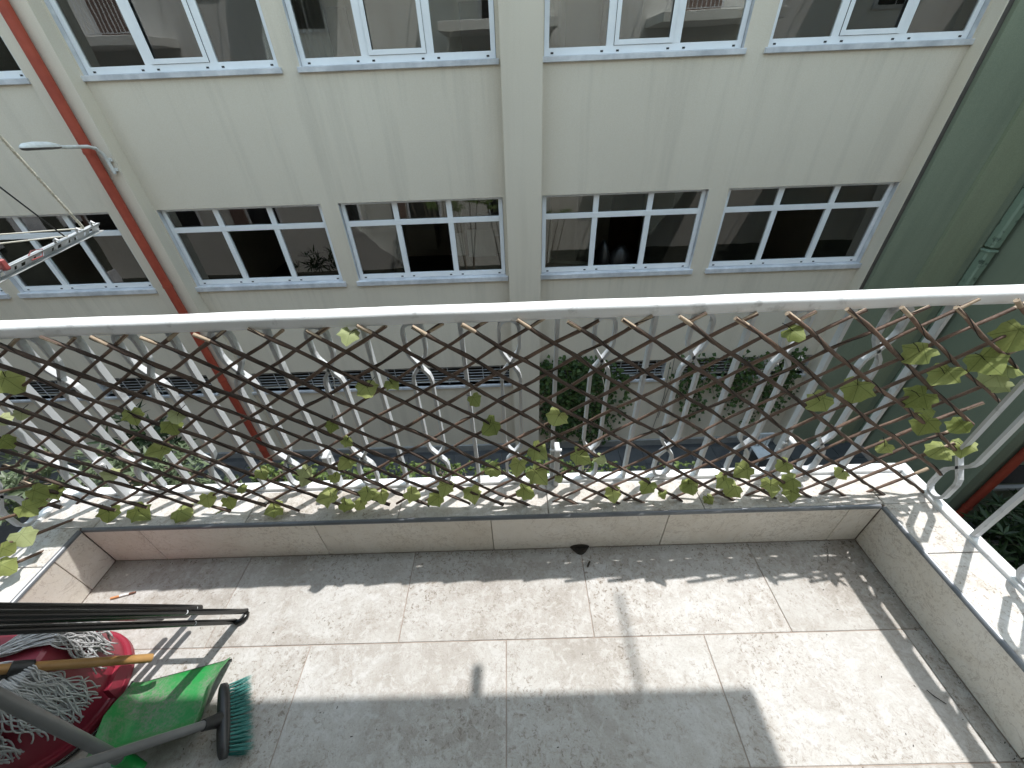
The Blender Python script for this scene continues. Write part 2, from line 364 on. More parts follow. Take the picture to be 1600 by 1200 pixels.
# interior shells, one long room per storey divided by partitions
def room(z0, z1, depth, parent):
    mb = MB(); y0, y1 = D+.24, D+depth
    X0, X1 = -14., 7.2
    mb.add([(X0,y1,z0),(X1,y1,z0),(X1,y1,z1),(X0,y1,z1)], [(0,1,2,3)])
    mb.add([(X0,y0,z1),(X0,y1,z1),(X1,y1,z1),(X1,y0,z1)], [(0,1,2,3)])
    mb.add([(X0,y0,z0),(X1,y0,z0),(X1,y1,z0),(X0,y1,z0)], [(0,1,2,3)], 1)
    for x in (X0, X1): mb.add([(x,y0,z0),(x,y1,z0),(x,y1,z1),(x,y0,z1)], [(0,1,2,3)])
    # inner face of the outer wall between the windows
    zz = [(z0, LOW[0] if z0 < 0 else UPP[0]), (LOW[1] if z0 < 0 else UPP[1], z1)]
    for a, b in zz: mb.add([(X0,y0,a),(X1,y0,a),(X1,y0,b),(X0,y0,b)], [(0,1,2,3)])
    edges = [X0]+[e for bb in BAYSL for e in bb]+[X1]; za, zb = (LOW if z0 < 0 else UPP)
    for a, b in zip(edges[::2], edges[1::2]): mb.add([(a,y0,za),(b,y0,za),(b,y0,zb),(a,y0,zb)], [(0,1,2,3)])
    for x in (-10.5, -7.0, -.03+.3, 3.86): mb.box((x-.06, y0, z0), (x+.06, y1, z1))
    return mb.build('room', ['room', 'roomfloor'], parent)
room(-2.75, .25, 4.2, cream); room(.78, 3.8, 4.2, cream)
mb = MB().add([(-14,D+.21,-4.75),(7.2,D+.21,-4.75),(7.2,D+1.6,-4.75),(-14,D+1.6,-4.75)], [(0,1,2,3)]).add([(-14,D+1.6,-4.75),(7.2,D+1.6,-4.75),(7.2,D+1.6,-3.9),(-14,D+1.6,-3.9)], [(0,1,2,3)]).add([(-14,D+.21,-3.9),(7.2,D+.21,-3.9),(7.2,D+1.6,-3.9),(-14,D+1.6,-3.9)], [(0,3,2,1)])
mb.build('cellar_room', 'roomfloor', cream)
for x, z in ((-5.3, -2.75), (-1.4, -2.75), (2.9, -2.75), (5.2, -2.75), (-8.6, -2.75), (-4.4, .78), (-1.0, .78), (5.5, .78), (2.2, .78)):
    MB().cbox((x, D+4.12, z), (x+.9, D+4.19, z+2.1), .01).build('inner_door', 'door' if z < 0 else 'redwood', cream)
for x, z, wd, h in ((-2.9, -2.3, .8, 1.6), (-.95, -2.0, .7, .5), (1.1, -2.75, .7, 1.9), (-5.9, .78, 1.2, 1.9), (6.2, -2.75, .6, 1.7)):
    MB().cbox((x, D+3.4, z), (x+wd, D+3.9, z+h), .01).build('cabinet', 'plastic' if z == -2.0 else 'room', cream)
# pilasters
for a, b in ((-7.28, -6.65), (-.075, .565)):
    MB().box((a, D-.25, GZ), (b, D+.02, 11.5)).build('pilaster', 'stucco', cream)
MB().box((7.19, D-.25, GZ), (7.21, D+.02, 11.5)).build('pilaster', 'stucco', cream)
MB().box((-14.2, D-.06, GZ), (7.19, D+.01, GZ+.20)).build('plinth', 'plinth', cream)
MB().box((7.211, D-.22, GZ), (7.315, D+.02, 11.5)).build('expansion_joint', 'joint', cream)

def window(a, b, z0, z1, upper, parent, seed):
    y = D+.11; fw = .075; mw = .052 if not upper else .058
    t = (z1-z0); xs = [a+.008, a+(b-a)/3, a+2*(b-a)/3, b-.008]
    mb = MB()
    zt = z1-.40 if not upper else z1-.45
    zb = z0+.035
    mb.cbox((xs[0], y-.03, zb), (xs[0]+fw, y+.03, z1-.005), .003); mb.cbox((xs[3]-fw, y-.03, zb), (xs[3], y+.03, z1-.005), .003)
    mb.cbox((xs[0]+fw, y-.031, z1-.05), (xs[3]-fw, y+.029, z1-.006), .003)
    mb.cbox((xs[0]+fw, y-.032, zb), (xs[3]-fw, y+.028, zb+.095), .003)
    for k in (1, 2): mb.cbox((xs[k]-mw, y-.028, zb+.095), (xs[k]+mw, y+.026, z1-.05), .003)
    mb.cbox((xs[0]+fw, y-.034, zt-.048), (xs[3]-fw, y+.024, zt+.048), .003)
    wdo = mb.build('window', 'alu', parent)
    for q in range(3):                      # black drain slots of the bottom rail
        for e in (.12, .88):
            x = xs[q]+(xs[q+1]-xs[q])*e
            MB().cbox((x-.022, y-.036, zb+.022), (x+.022, y-.030, zb+.046), .001).build('drain_slot', 'black', wdo)
    # marble sill
    MB().cbox((a-.05, D-.045, z0-.07), (b+.05, D+.205, z0+.03), .006).build('sill', 'marble', wdo) if not upper else MB().cbox((a-.04, D-.04, z0-.045), (b+.04, D+.205, z0+.03), .006).build('sill', 'marble', wdo)
    # panes
    def pane(x0, x1, za, zc, yy=y, par=wdo):
        return MB().box((x0, yy-.004, za), (x1, yy+.004, zc)).build('pane', 'glass', par)
    for q in range(3):
        pane(xs[q]+.03, xs[q+1]-.03, zt+.03, z1-.045)
        if not (q == 1 and not upper): pane(xs[q]+.03, xs[q+1]-.03, zb+.07, zt-.03)
    x0, x1 = xs[1]+mw+.004, xs[2]-mw-.004; za, zc = zb+.099, zt-.052; g = .065
    if upper:
        sb = MB()
        sb.cbox((x0, y-.045, za), (x0+g, y-.0335, zc), .003); sb.cbox((x1-g, y-.045, za), (x1, y-.0335, zc), .003)
        sb.cbox((x0+g, y-.0445, za), (x1-g, y-.033, za+g), .003); sb.cbox((x0+g, y-.0445, zc-g), (x1-g, y-.033, zc), .003)
        sb.build('sash', 'alu', wdo)
    else:
        # middle sash swung inwards, standing behind the left light
        sb = MB(); L = x1-x0; g = .06
        sb.cbox((0, 0, za), (g, .04, zc), .003); sb.cbox((L-g, 0, za), (L, .04, zc), .003)
        sb.cbox((g, .001, za), (L-g, .039, za+g), .003); sb.cbox((g, .001, zc-g), (L-g, .039, zc), .003)
        sb.box((g-.01, .015, za+g-.01), (L-g+.01, .022, zc-g+.01), 1)
        sb.cbox((L-g+.02, -.04, (za+zc)/2-.06), (L-g+.04, .0, (za+zc)/2+.06), .003, 0)
        ang = R(180-[14, 26, 20, 9, 16, 30][seed % 6]); ca, sa = math.cos(ang), math.sin(ang); ox, oy = xs[1]+.03, y+.06
        sb.v = [(ox+v[0]*ca-v[1]*sa, oy+v[0]*sa+v[1]*ca, v[2]) for v in sb.v]
        sb.build('open_sash', ['sashpaint', 'glass'], wdo)
    return wdo
for i, (a, b) in enumerate(BAYSL):
    window(a, b, *LOW, False, cream, i); window(a, b, *UPP, True, cream, i)
# barred cellar windows
for a, b in BAYSL:
    a, b = a+.02, b-.02; mb = MB()
    for k in range(6): mb.tube([(a, D+.06, -4.52+k*.085), (b, D+.06, -4.52+k*.085)], .008, 5)
    n = 7
    for k in range(n): mb.tube([(a+(b-a)*(k+.5)/n, D+.05, -4.58), (a+(b-a)*(k+.5)/n, D+.05, -4.03)], .010, 5)
    g = mb.build('cellar_grille', 'steel', cream)
    MB().cbox((a-.05, D-.05, -4.65), (b+.05, D+.15, -4.58), .006).build('cellar_sill', 'marble', g)
def curtain(x0, x1, z0, z1, y):
    v = []; n = int((x1-x0)/.02)
    for i in range(n+1):
        x = x0+(x1-x0)*i/n; yy = y+.035*math.sin(i*1.25)+.012*math.sin(i*.7)
        v += [(x, yy, z0), (x, yy, z1)]
    return link('curtain', v, [(2*i, 2*i+2, 2*i+3, 2*i+1) for i in range(n)], 'curtain', cream, True)
curtain(-4.0, -3.62, -2.2, .1, D+.36); curtain(-4.35, -3.75, 1.0, 3.6, D+.36); curtain(-3.15, -2.75, 1.0, 3.6, D+.36); curtain(.66, .95, 1.0, 3.6, D+.36)
curtain(4.1, 4.45, -2.2, .1, D+.36); curtain(6.75, 7.1, -2.2, .1, D+.36); curtain(3.2, 3.62, -2.2, .1, D+.36); curtain(-3.15, -2.85, -2.2, .1, D+.45); curtain(6.5, 7.05, 1.0, 3.6, D+.36); curtain(-7.95, -7.6, -2.2, .1, D+.36)
MB().cbox((-.92, D+.55, -1.55), (-.34, D+.60, -.98), .01).build('reflection_panel', 'plastic', cream)  # panel added inside to stand in for a white chair mirrored in the pane
MB().cbox((-1.16, D+.58, -1.52), (-1.0, D+.63, -1.05), .01).build('card_box', 'own', cream)
finish(cream)

# ------------------------------------------------------------------ green neighbour
green = thing('green_building', 'green stuccoed building joining the cream one at right', 'building', (9, 7, GZ))
MB().box((7.316, D-.30, GZ), (9.42, D+.4, 11.5)).build('wall', 'green', green)
MB().box((8.22, D-.36, GZ), (8.92, D-.29, 11.5)).build('pilaster', 'green2', green)
wz = [(-5.15, -4.35)]
MB().box((9.40, 5.36, GZ), (13.6, D+.4, 11.5)).build('wing', 'green', green)
MB().box((9.36, 5.32, GZ), (9.62, 5.55, 11.5)).build('corner_pilaster', 'green', green)
MB().cbox((9.9, 5.26, -5.75), (13.6, 5.359, -5.66), .01).build('ledge', 'plinth', green)
wn = MB().box((9.9, 5.33, -5.6), (13.6, 5.358, -5.05)).build('cellar_window', 'black', green)
finish(green)
gp = thing('green_drainpipe', 'square green drainpipe with flaking paint on the green building', 'drainpipe', (9.2, D-.42, GZ))
for k, (za, zb) in enumerate(((GZ, -4.0), (-3.98, -1.42), (-1.40, .35), (.37, 3.0), (3.02, 9))):
    MB().cbox((9.13, D-.48, za), (9.31, D-.302, zb), .03).build('pipe_section', 'greenpipe', gp)
    MB().cbox((9.12, D-.49, zb-.06), (9.32, D-.301, zb-.01), .012).build('collar', 'greenpipe', gp)
finish(gp)
def downpipe(label, x, y, z0, z1, r):
    t = thing('red_downpipe', label, 'drainpipe', (x, y, z0))
    autosmooth(MB().tube([(x, y, z0), (x, y, z1)], r, 20).build('pipe', 'redpipe', t))
    z = z0+.6
    while z < z1:
        autosmooth(MB().tube([(x, y, z-.025), (x, y, z+.025)], r+.008, 20).build('clamp', 'redpipe', t)); z += 2.35
    return finish(t)
downpipe('long red downpipe on the cream pilaster beside the wall lamp', -6.93, D-.335, GZ, 9, .078)
downpipe('red downpipe on the green building beyond the right railing', 9.78, 5.27, GZ, 3, .075)
# wall lamp
lx = -6.74
lamp = thing('wall_lamp', 'grey cobra-head lamp on a bent arm above the red downpipe', 'lamp', (lx, D-.25, .4))
p = [(lx, D-.30, .42)]+[(lx, D-.30, .62), (lx, D-.32, .72), (lx, D-.40, .81), (lx, D-.52, .85), (lx, D-1.02, .90)]
autosmooth(MB().tube(p, .026, 10).build('arm', 'lampgrey', lamp))
MB().cbox((lx-.05, D-.285, .45), (lx+.05, D-.249, .50), .004).build('bracket', 'lampgrey', lamp)
MB().cbox((lx-.05, D-.285, .60), (lx+.05, D-.249, .65), .004).build('bracket', 'lampgrey', lamp)
mb = MB(); n = 14; L = .56
prof = [(0, .03, .03), (.06, .05, .05), (.16, .085, .07), (.36, .10, .075), (.50, .085, .06), (.55, .05, .035), (L, .005, .005)]
v = []
for s_, wd, ht in prof:
    for k in range(n):
        a = math.pi*k/(n-1); v.append((lx+wd*math.cos(a), D-.98-s_, .90+s_*.09+ht*math.sin(a)))
f = [(i*n+k, i*n+k+1, (i+1)*n+k+1, (i+1)*n+k) for i in range(len(prof)-1) for k in range(n-1)]
autosmooth(mb.add(v, f).build('hood', 'lampgrey', lamp), 60)
mb = MB(); v = []
for s_, wd, ht in prof:
    for k in range(n):
        a = math.pi*k/(n-1); v.append((lx+wd*.97*math.cos(a), D-.98-s_, .90+s_*.09-.035*math.sin(a)*min(1, wd/.06)))
autosmooth(mb.add(v, [q[::-1] for q in f]).build('lens', 'lens', lamp), 60)
finish(lamp)
# bags standing in the open window
mb = MB()
for cx, cz, sx, sz in ((1.98, -1.5, .17, .55), (2.36, -1.55, .30, .48)):
    v = []; n, mm = 14, 10
    for i in range(mm):
        t = math.pi*i/(mm-1)
        for k in range(n):
            a = 2*math.pi*k/n; r = 1+.12*math.sin(3*a+5*t)+.08*math.sin(7*a)
            v.append((cx+sx*r*math.sin(t)*math.cos(a)*(1 if t > 1 else .75), D+.62+.22*r*math.sin(t)*math.sin(a), cz-.35+sz*math.cos(t)))
    mb = MB().add(v, [(i*n+k, i*n+(k+1) % n, (i+1)*n+(k+1) % n, (i+1)*n+k) for i in range(mm-1) for k in range(n)])
    o = autosmooth(mb.build('rubbish_bag', 'bag'), 80)
    tag(o, 'narrow tied black bag inside the open window right of centre' if sx < .2 else 'bulky black bag inside the open window right of centre', 'bag', 'bags inside the window')
MB().box((1.5, D+.3, -2.75), (2.9, D+.95, -2.36)).build('low_table', 'roomfloor')
tag(bpy.data.objects['low_table'], 'low dark table inside the window carrying black bags', 'table')

# ------------------------------------------------------------------ own block behind the camera (seen mirrored in the glass)
own = thing('apartment_block', 'beige apartment block with balconies mirrored in the school windows', 'building', (0, -.8, GZ))
MB().box((-26, -3, GZ), (26, -.8, 6.3)).build('wall', 'own', own)
MB().box((-26, -.8, -4.3), (1.45, .93, -.26)).build('light_shaping_storey', 'own2', own)  # unseen storey pushed forward to shape sky and bounce light on the facade
MB().box((-26, -.8, GZ), (1.45, .94, -4.301)).build('bounce_cutting_base', 'darkwall', own)  # unseen dark base in place of a hedge, added to cut bounced light
MB().box((1.451, -.8, -4.3), (26, -.5, -.26)).build('light_shaping_storey', 'own2', own)
MB().box((1.451, -.8, GZ), (26, -.49, -4.301)).build('bounce_cutting_base', 'darkwall', own)
for k in range(9):
    x = -24+k*2.9; wq = MB().cbox((x, .93, -2.5), (x+1.2, .96, -1.0), .006).build('small_window', 'marble', own)
    MB().box((x+.08, .955, -2.42), (x+1.12, .97, -1.08)).build('window_glass', 'black', wq)
    if k % 2: MB().cbox((x-.55, .93, -2.5), (x-.05, .975, -1.0), .006).build('shutter', 'redwood', wq)
MB().box((-26, -.8, -.259), (-2.2, .95, -.2)).build('terrace_edge', 'plinth', own)
def own_balcony(cx, z, parent, x0=None, x1=None, yo=1.08):
    x0 = cx-1.7 if x0 is None else x0; x1 = cx+1.7 if x1 is None else x1
    sl = MB().cbox((x0, -.8, z-.23), (x1, yo, z), .01).build('balcony_slab', 'own', parent)
    mb = MB().cbox((x0+.02, yo-.05, z+.95), (x1-.02, yo, z+.99), .006)
    k = x0+.05
    while k < x1-.03:
        mb.box((k-.008, yo-.035, z+.03), (k+.008, yo-.015, z+.95)); k += .12
    mb.box((x0+.03, yo-.04, z+.03), (x1-.03, yo-.01, z+.05))
    for x in (x0+.02, x1-.05): mb.cbox((x, -.8, z+.95), (x+.03, yo, z+.985), .006)
    mb.build('balcony_rail', 'white', sl)
def own_door(cx, z, parent, shut):
    mb = MB().cbox((cx-.65, -.80, z), (cx+.65, -.76, z+2.2), .006)
    d = mb.build('french_door', 'marble', parent)
    if shut: MB().cbox((cx-.58, -.765, z+.02), (cx+.58, -.735, z+2.12), .006).build('shutter', 'redwood', d)
    else:
        for s_ in (-1, 1): MB().box((cx+min(0, s_*.55)+.02, -.765, z+.1), (cx+max(0, s_*.55)-.02, -.745, z+2.1)).build('door_glass', 'black', d)
for ci, cx in enumerate((-18.4, -12.2, -6.2, -.16, 6.2, 12.2, 18.4)):
    for fi in range(0, 3):
        z = fi*2.85
        if z < GZ+1: continue
        if ci != 3 and (ci+fi) % 3: own_balcony(cx, z, own)
        if not (ci == 3 and fi == 0): own_door(cx, z, own, (ci*2+fi) % 3 == 0)
        else: own_door(cx-.4, z+.01, own, False)
    for fi in range(0, 3):
        z = fi*2.85+.9
        wq = MB().cbox((cx+2.5, -.80, z), (cx+3.5, -.77, z+1.3), .006).build('small_window', 'marble', own)
        MB().box((cx+2.58, -.775, z+.08), (cx+3.42, -.76, z+1.22)).build('window_glass', 'black', wq)
MB().cbox((-1.88, -.8, 2.62), (1.536, 1.13, 2.85), .006).build('balcony_slab', 'own', own)
own_balcony(-.16, 5.7, own)
MB().box((1.72, -.8, 4.42), (1.88, -.7, 4.58)).build('pole_mount', 'own', own)
MB().tube([(.70, .9, 2.66), (.70, 1.212, 2.645)], .017, 10).build('drain_spout', 'dark', own)
autosmooth(MB().tube([(1.80, -.8, 4.5), (1.80, 1.94, 4.5)], .0095, 10).build('laundry_pole', 'steel', own))
finish(own)

end_ = thing('low_sky_blocker', 'dark block added out of view to shut off low sky at far left', 'building', (-18, 5, GZ))  # unseen block added to keep horizon light off the lower facade
MB().box((-24, -6, GZ), (-15.5, 14, 5)).build('wall', 'darkwall', end_)
MB().cbox((-24.2, -6.2, 5), (-15.3, 14.2, 5.3), .02).build('roof', 'plinth', end_)
for k in range(5):
    for z in (-5.3, -2.1, 1.1):
        MB().cbox((-15.52, .8+k*1.5, z), (-15.45, 1.7+k*1.5, z+1.4), .01).build('window', 'marble', end_)
finish(end_)
end2 = thing('low_sky_blocker', 'dark block added out of view to shut off low sky at far right', 'building', (18, 2, GZ))  # second unseen block, added to close the open sky at right
MB().box((15, -6, GZ), (24, 5.2, 4)).build('wall', 'darkwall', end2)
MB().cbox((14.8, -6.2, 4), (24.2, 5.25, 4.3), .02).build('roof', 'plinth', end2)
for k in range(3):
    for z in (-5.3, -2.1, 1.1):
        MB().cbox((14.95, .8+k*1.5, z), (15.02, 1.7+k*1.5, z+1.4), .01).build('window', 'marble', end2)
finish(end2)
# ================================================================== BALCONY
XL, XR, YK, HK = -1.640, 1.321, .882, .2125
TW, YM, TD = .6594, .5563, .3270
KO, SO, LO = 1.035, 1.505, -1.83          # outer faces of the three kerbs
fl = struct(MB().box((LO, -.8, -.25), (SO, KO-.001, -.0024)).build('balcony_floor', 'grout'))
def tile_mesh(a, b, mtl, parent, c=.0012): return MB().cbox(a, b, c).build('tile', mtl, parent)
G = .0014
rows = [(YM, YK, -.4259), (YM-TD, YM, -.062), (YM-2*TD, YM-TD, -.4259), (YM-3*TD, YM-2*TD, -.062), (-.8, YM-3*TD, -.4259)]
for y0, y1, g in rows:
    k = -4
    while True:
        a, b = max(g+k*TW, XL), min(g+(k+1)*TW, XR); k += 1
        if b <= XL+.004: continue
        if a >= XR-.004: break
        if b-a < .02: continue
        tile_mesh((a+G, y0+G, -.0098), (b-G, y1-G, RND.uniform(-.0004, .0004)), 'tile', fl)
# front kerb
def kerb(label): return thing('kerb_wall', label, 'kerb', (0, 0, 0))
kf = kerb('low cream tiled kerb along the front of the balcony')
MB().box((LO+.003, YK+.011, -.2), (SO-.003, KO, HK-.0105)).build('core', 'grout', kf)
jt = [XL]+[-1.4294+k*TW for k in range(5)]+[XR]
for a, b in zip(jt, jt[1:]): tile_mesh((a+G, YK, .001), (b-G, YK+.0105, HK-.010), 'ktile', kf)
jt = [LO]+[x for x in (-1.60, -1.03, -.457, .104, .68, 1.335)]+[SO]
for a, b in zip(jt, jt[1:]): tile_mesh((a+G, YK+.012, HK-.0103), (b-G, KO-.004, HK), 'ttile', kf)
MB().box((LO+.004, KO-.0035, HK-.06), (SO-.004, KO+.002, HK-.002)).build('edge_slab', 'white', kf)
def trim_y(x0, x1, parent):  # quarter-round edge trim running along X
    mb = MB(); n = 5; v = []
    for x, sg in ((x0, 1), (x1, -1)):
        for k in range(n):
            a = math.pi/2*k/(n-1); r = .0115
            v.append((x-sg*(r*(1-math.cos(a))-.0)*0, YK+.010-r*math.cos(a), HK-.0105+r*math.sin(a)))
        v.append((x, YK+.010, HK-.0105))
    f = [(k, k+1, n+2+k, n+1+k) for k in range(n-1)]
    return autosmooth(mb.add(v, f).build('edge_trim', 'trim', parent), 50)
trim_y(XL, XR, kf)
for k in range(len(jt)-1):
    pass
# drain hole at the foot of the front kerb
# right and left kerbs
def side_kerb(label, xi, xo, sg):
    t = kerb(label); lo, hi = min(xi, xo), max(xi, xo)
    MB().box((min(xi+sg*.011, xo), -.79, -.2), (max(xi+sg*.011, xo), YK+.0085, HK-.0105)).build('core', 'grout', t)
    js = [-.79, -.42, .235, YK] if sg > 0 else [-.79, -.55, .105, .765, YK]
    for a, b in zip(js, js[1:]):
        x0, x1 = sorted((xi, xi+sg*.0105)); tile_mesh((x0, a+G, .001), (x1, b-G, HK-.010), 'ktile', t)
    js = [-.79, -.62, .04, .70, YK+.0115]
    if sg < 0: js = [-.79, -.5, .13, .742, YK+.0115]
    for a, b in zip(js, js[1:]):
        x0, x1 = sorted((xi+sg*.012, xo-sg*.004)); tile_mesh((x0, a+G, HK-.0103), (x1, b-G, HK+.0002), 'ttile', t)
    x0, x1 = sorted((xo-sg*.0035, xo+sg*.002)); MB().box((x0, -.79, HK-.06), (x1, YK, HK-.002)).build('edge_slab', 'white', t)
    n = 5; v = []
    for y in (-.79, YK+.0):
        for k in range(n):
            a = math.pi/2*k/(n-1); r = .0115; v.append((xi+sg*(.010-r*math.cos(a)), y, HK-.0105+r*math.sin(a)))
    f = [(k, k+1, n+k+1, n+k) for k in range(n-1)]
    autosmooth(MB().add(v, f).build('edge_trim', 'trim', t), 50); return t
kr = side_kerb('low cream tiled kerb along the right side of the balcony', XR, SO, 1)
kl = side_kerb('low cream tiled kerb along the left side behind the red bucket', XL, LO, -1)
# drain
dr = thing('floor_drain', 'dark clogged drain hole at the foot of the front kerb', 'drain', (.231, YK, 0))
mb = MB(); n = 18; v = [(.231, YK-.004, .003)]
for k in range(n):
    a = 2*math.pi*k/n; s_ = math.sin(a); r = .038*(1+.06*math.sin(3*a))
    if s_ > 0: v.append((.231+r*math.cos(a), YK-.0015, .003+.022*s_))
    else: v.append((.231+r*math.cos(a)*(1-.35*abs(s_)), YK+.034*s_, .0025))
mb.add(v, [(0, 1+k, 1+(k+1) % n) for k in range(n)]); mb.build('hole', 'dark', dr)
mb = MB()
for k in range(26):
    a = RND.uniform(0, 6.28); r = RND.uniform(0, .026); c = Vector((.231+r*math.cos(a), YK-.012+r*.5*math.sin(a), .005+RND.uniform(0, .006)))
    d = Vector((RND.uniform(-1, 1), RND.uniform(-1, 1), RND.uniform(0, .4)))*.006
    mb.tube([c-d, c, c+d+Vector((0, 0, .001))], .0012, 4)
mb.build('debris', 'dark', dr); dr.children[1]['kind'] = 'stuff'; finish(dr)

# ------------------------------------------------------------------ railing
RY, RX, LX = 1.052, 1.522, -1.845
def rprof(c, hw, hh, r, n=4):
    out = []
    for qx, qz, a0 in ((1, 1, 0), (-1, 1, 90), (-1, -1, 180), (1, -1, 270)):
        for k in range(n+1):
            a = R(a0+90*k/n); out.append((c[0]+qx*(hw-r)+r*math.cos(a), c[1]+qz*(hh-r)+r*math.sin(a)))
    return out
def handrail(p0, p1, parent, hw=.027, hh=.0215, seg=26):
    p0, p1 = Vector(p0), Vector(p1); t = (p1-p0).normalized(); sd = t.cross(Vector((0, 0, 1))); v = []
    P = rprof((0, 0), hw, hh, .014); n = len(P)
    for i in range(seg+1):
        c = p0.lerp(p1, i/seg)
        for a, b in P: v.append(c+sd*(a+.0006*math.sin(i*2.3+a*90))+Vector((0, 0, b+.0008*math.sin(i*1.7))))
    f = [(i*n+k, (i+1)*n+k, (i+1)*n+(k+1) % n, i*n+(k+1) % n) for i in range(seg) for k in range(n)]+[tuple(range(n)), tuple(seg*n+k for k in range(n))][::1]
    return autosmooth(MB().add(v, f).build('handrail', 'white', parent), 50)
ZT, ZB = .944, .226
def motif(c, s, ax):
    # one bent bar of the pair: closed loop at the top, crossing, straight run, crossing, loop at the foot
    h = .030; arc = [(h*math.cos(R(a)), h*math.sin(R(a))) for a in (90, 70, 50, 25, 0)]
    pts = [(s*x, ZT-.034+y) for x, y in arc]
    pts += [(s*h, .848), (s*h*.8, .825), (0, .786), (-s*h*.8, .752), (-s*h, .728), (-s*h, .436), (-s*h*.8, .412), (0, .378), (s*h*.8, .345), (s*h, .322)]
    pts += [(s*x, ZB+.034-y) for x, y in arc[::-1]]
    return [Vector((c+x, RY, z)) if ax == 'x' else Vector((RX, c+x, z)) for x, z in pts]
rail = thing('front_railing', 'white painted iron railing with looped balusters along the balcony front', 'railing', (0, RY, HK))
handrail((-1.875, RY, .9635), (1.553, RY, .9635), rail)
MB().cbox((-1.86, 1.037, .206), (1.545, 1.074, .2262), .003).build('bottom_rail', 'white', rail)
SP = .2865; B0 = .127
for k in range(-6, 5):
    x = B0+k*SP
    MB().bar([(x, RY, ZB-.002), (x, RY, .6), (x, RY, ZT+.004)], (0, 1, 0), .012, .022).build('baluster', 'bar', rail)
    if k % 3 == 0:
        pl = MB().cbox((x+.0062, RY-.034, .10), (x+.0262, RY+.012, .415), .003).build('fixing_plate', 'bar', rail)
        for z in (.395, .36):
            mbx = MB().tube([(x-.010, RY-.012, z), (x+.034, RY-.012, z)], .006, 6); mbx.build('bolt', 'white', pl)
    x = B0+(k-.5)*SP
    if x < -1.8: continue
    for s in (-1, 1): MB().bar(motif(x, s, 'x'), (0, 1, 0), .010, .020).build('baluster', 'bar', rail)
# white ties hanging from some crossings
for k, z in ((-2, .79), (1, .79), (3, .35), (-4, .79)):
    x = B0+(k-.5)*SP; q = [(x+.004, RY-.012, z+.005), (x+.012, RY-.02, z-.03), (x+.006, RY-.022, z-.06), (x+.02, RY-.02, z-.11)]
    MB().tube(q, .0013, 5).build('wire_tie', 'wire', rail)
finish(rail)
def side_rail(label, X, sg):
    t = thing('side_railing', label, 'railing', (X, 0, HK))
    handrail((X, RY-.028, .9635), (X, -.78, .9635), t)
    MB().cbox((X-.0165, -.78, .206), (X+.0205, 1.0365, .2258), .003).build('bottom_rail', 'white', t)
    for k in range(6):
        y = .915-.330*k
        for s in (-1, 1):
            MB().bar([Vector((X, p.y, p.z)) for p in motif(y, s, 'y')], (1, 0, 0), .010, .020).build('baluster', 'bar', t)
        y -= .165
        if y > -.76: MB().bar([(X, y, ZB-.002), (X, y, .6), (X, y, ZT+.004)], (1, 0, 0), .012, .022).build('baluster', 'bar', t)
    return finish(t)
side_rail('white iron railing with looped balusters along the right kerb', RX, 1)
side_rail('white iron railing along the left kerb behind the ivy trellis', LX, -1)

# ------------------------------------------------------------------ willow trellis with fabric ivy
def lean(x): return (.088-.030*max(0, min(1, (x-.1)/1.2)))/.75
def lat_y(x, z): return .94+lean(x)*(z-.2)
def lat(px, py):
    d = ray(px, py); a = lean((px-800)/520); t = (.94+a*(CAM_H-.2))/(d.y-a*d.z); return EYE+d*t
def stick(p0, p1, r, off, parent, mtl, twine, rnd, cutend=True):
    p0, p1 = Vector(p0), Vector(p1); L = (p1-p0).length; n = max(6, int(L/.045)); t = (p1-p0).normalized()
    nrm = off.normalized(); sd = t.cross(nrm); ph = [rnd.uniform(0, 6.28) for _ in range(6)]
    pts = []; rs = []
    for i in range(n+1):
        s = i/n; x = s*L
        wob = .0035*math.sin(x*9+ph[0])+.0018*math.sin(x*27+ph[1]); wb2 = .0025*math.sin(x*11+ph[2])
        pts.append(p0.lerp(p1, s)+off+sd*wob+nrm*wb2); rs.append(r*(1.12-.25*s)*(1+.10*math.sin(x*40+ph[3])+.08*math.sin(x*83+ph[4])))
    mb = MB().tube(pts, rs, 7)
    mb.mi = [0]*len(mb.f); mb.mi[-1] = 1; mb.mi[-2] = 1
    for i in range(7): mb.mi[i] = 1 if cutend and rnd.random() < .7 else 0
    if twine:
        q = []; k = n*5
        for i in range(k+1):
            s = i/k; j = min(int(s*n), n-1); f_ = s*n-j; c = pts[j].lerp(pts[j+1], f_); a = s*L*(34+10*math.sin(ph[5]))+ph[5]
            q.append(c+(nrm*math.cos(a)+sd*math.sin(a))*(r*1.02))
        mb.tube(q, .0016, 4, 2)
    o = mb.build('stick', [mtl, 'cut', 'twine'], parent); return autosmooth(o, 60)
tre = thing('ivy_trellis', 'brown willow lattice with fabric ivy leaves tied inside the front railing', 'trellis', (0, .95, HK))
rs_ = random.Random(3)
ZTOP, LSP = .950, .1476
def zb_at(x): return .235-.032*max(-1, min(1.6, (x+.8)/1.0))
XA, XB = -1.80, 1.50
def clip_stick(x0, z0, x1, z1, lo, hi):
    for _ in (0, 1):
        if x0 < lo: z0 += (z1-z0)*(lo-x0)/(x1-x0); x0 = lo
        if x0 > hi: z0 += (z1-z0)*(hi-x0)/(x1-x0); x0 = hi
        x0, z0, x1, z1 = x1, z1, x0, z0
    return x0, z0, x1, z1
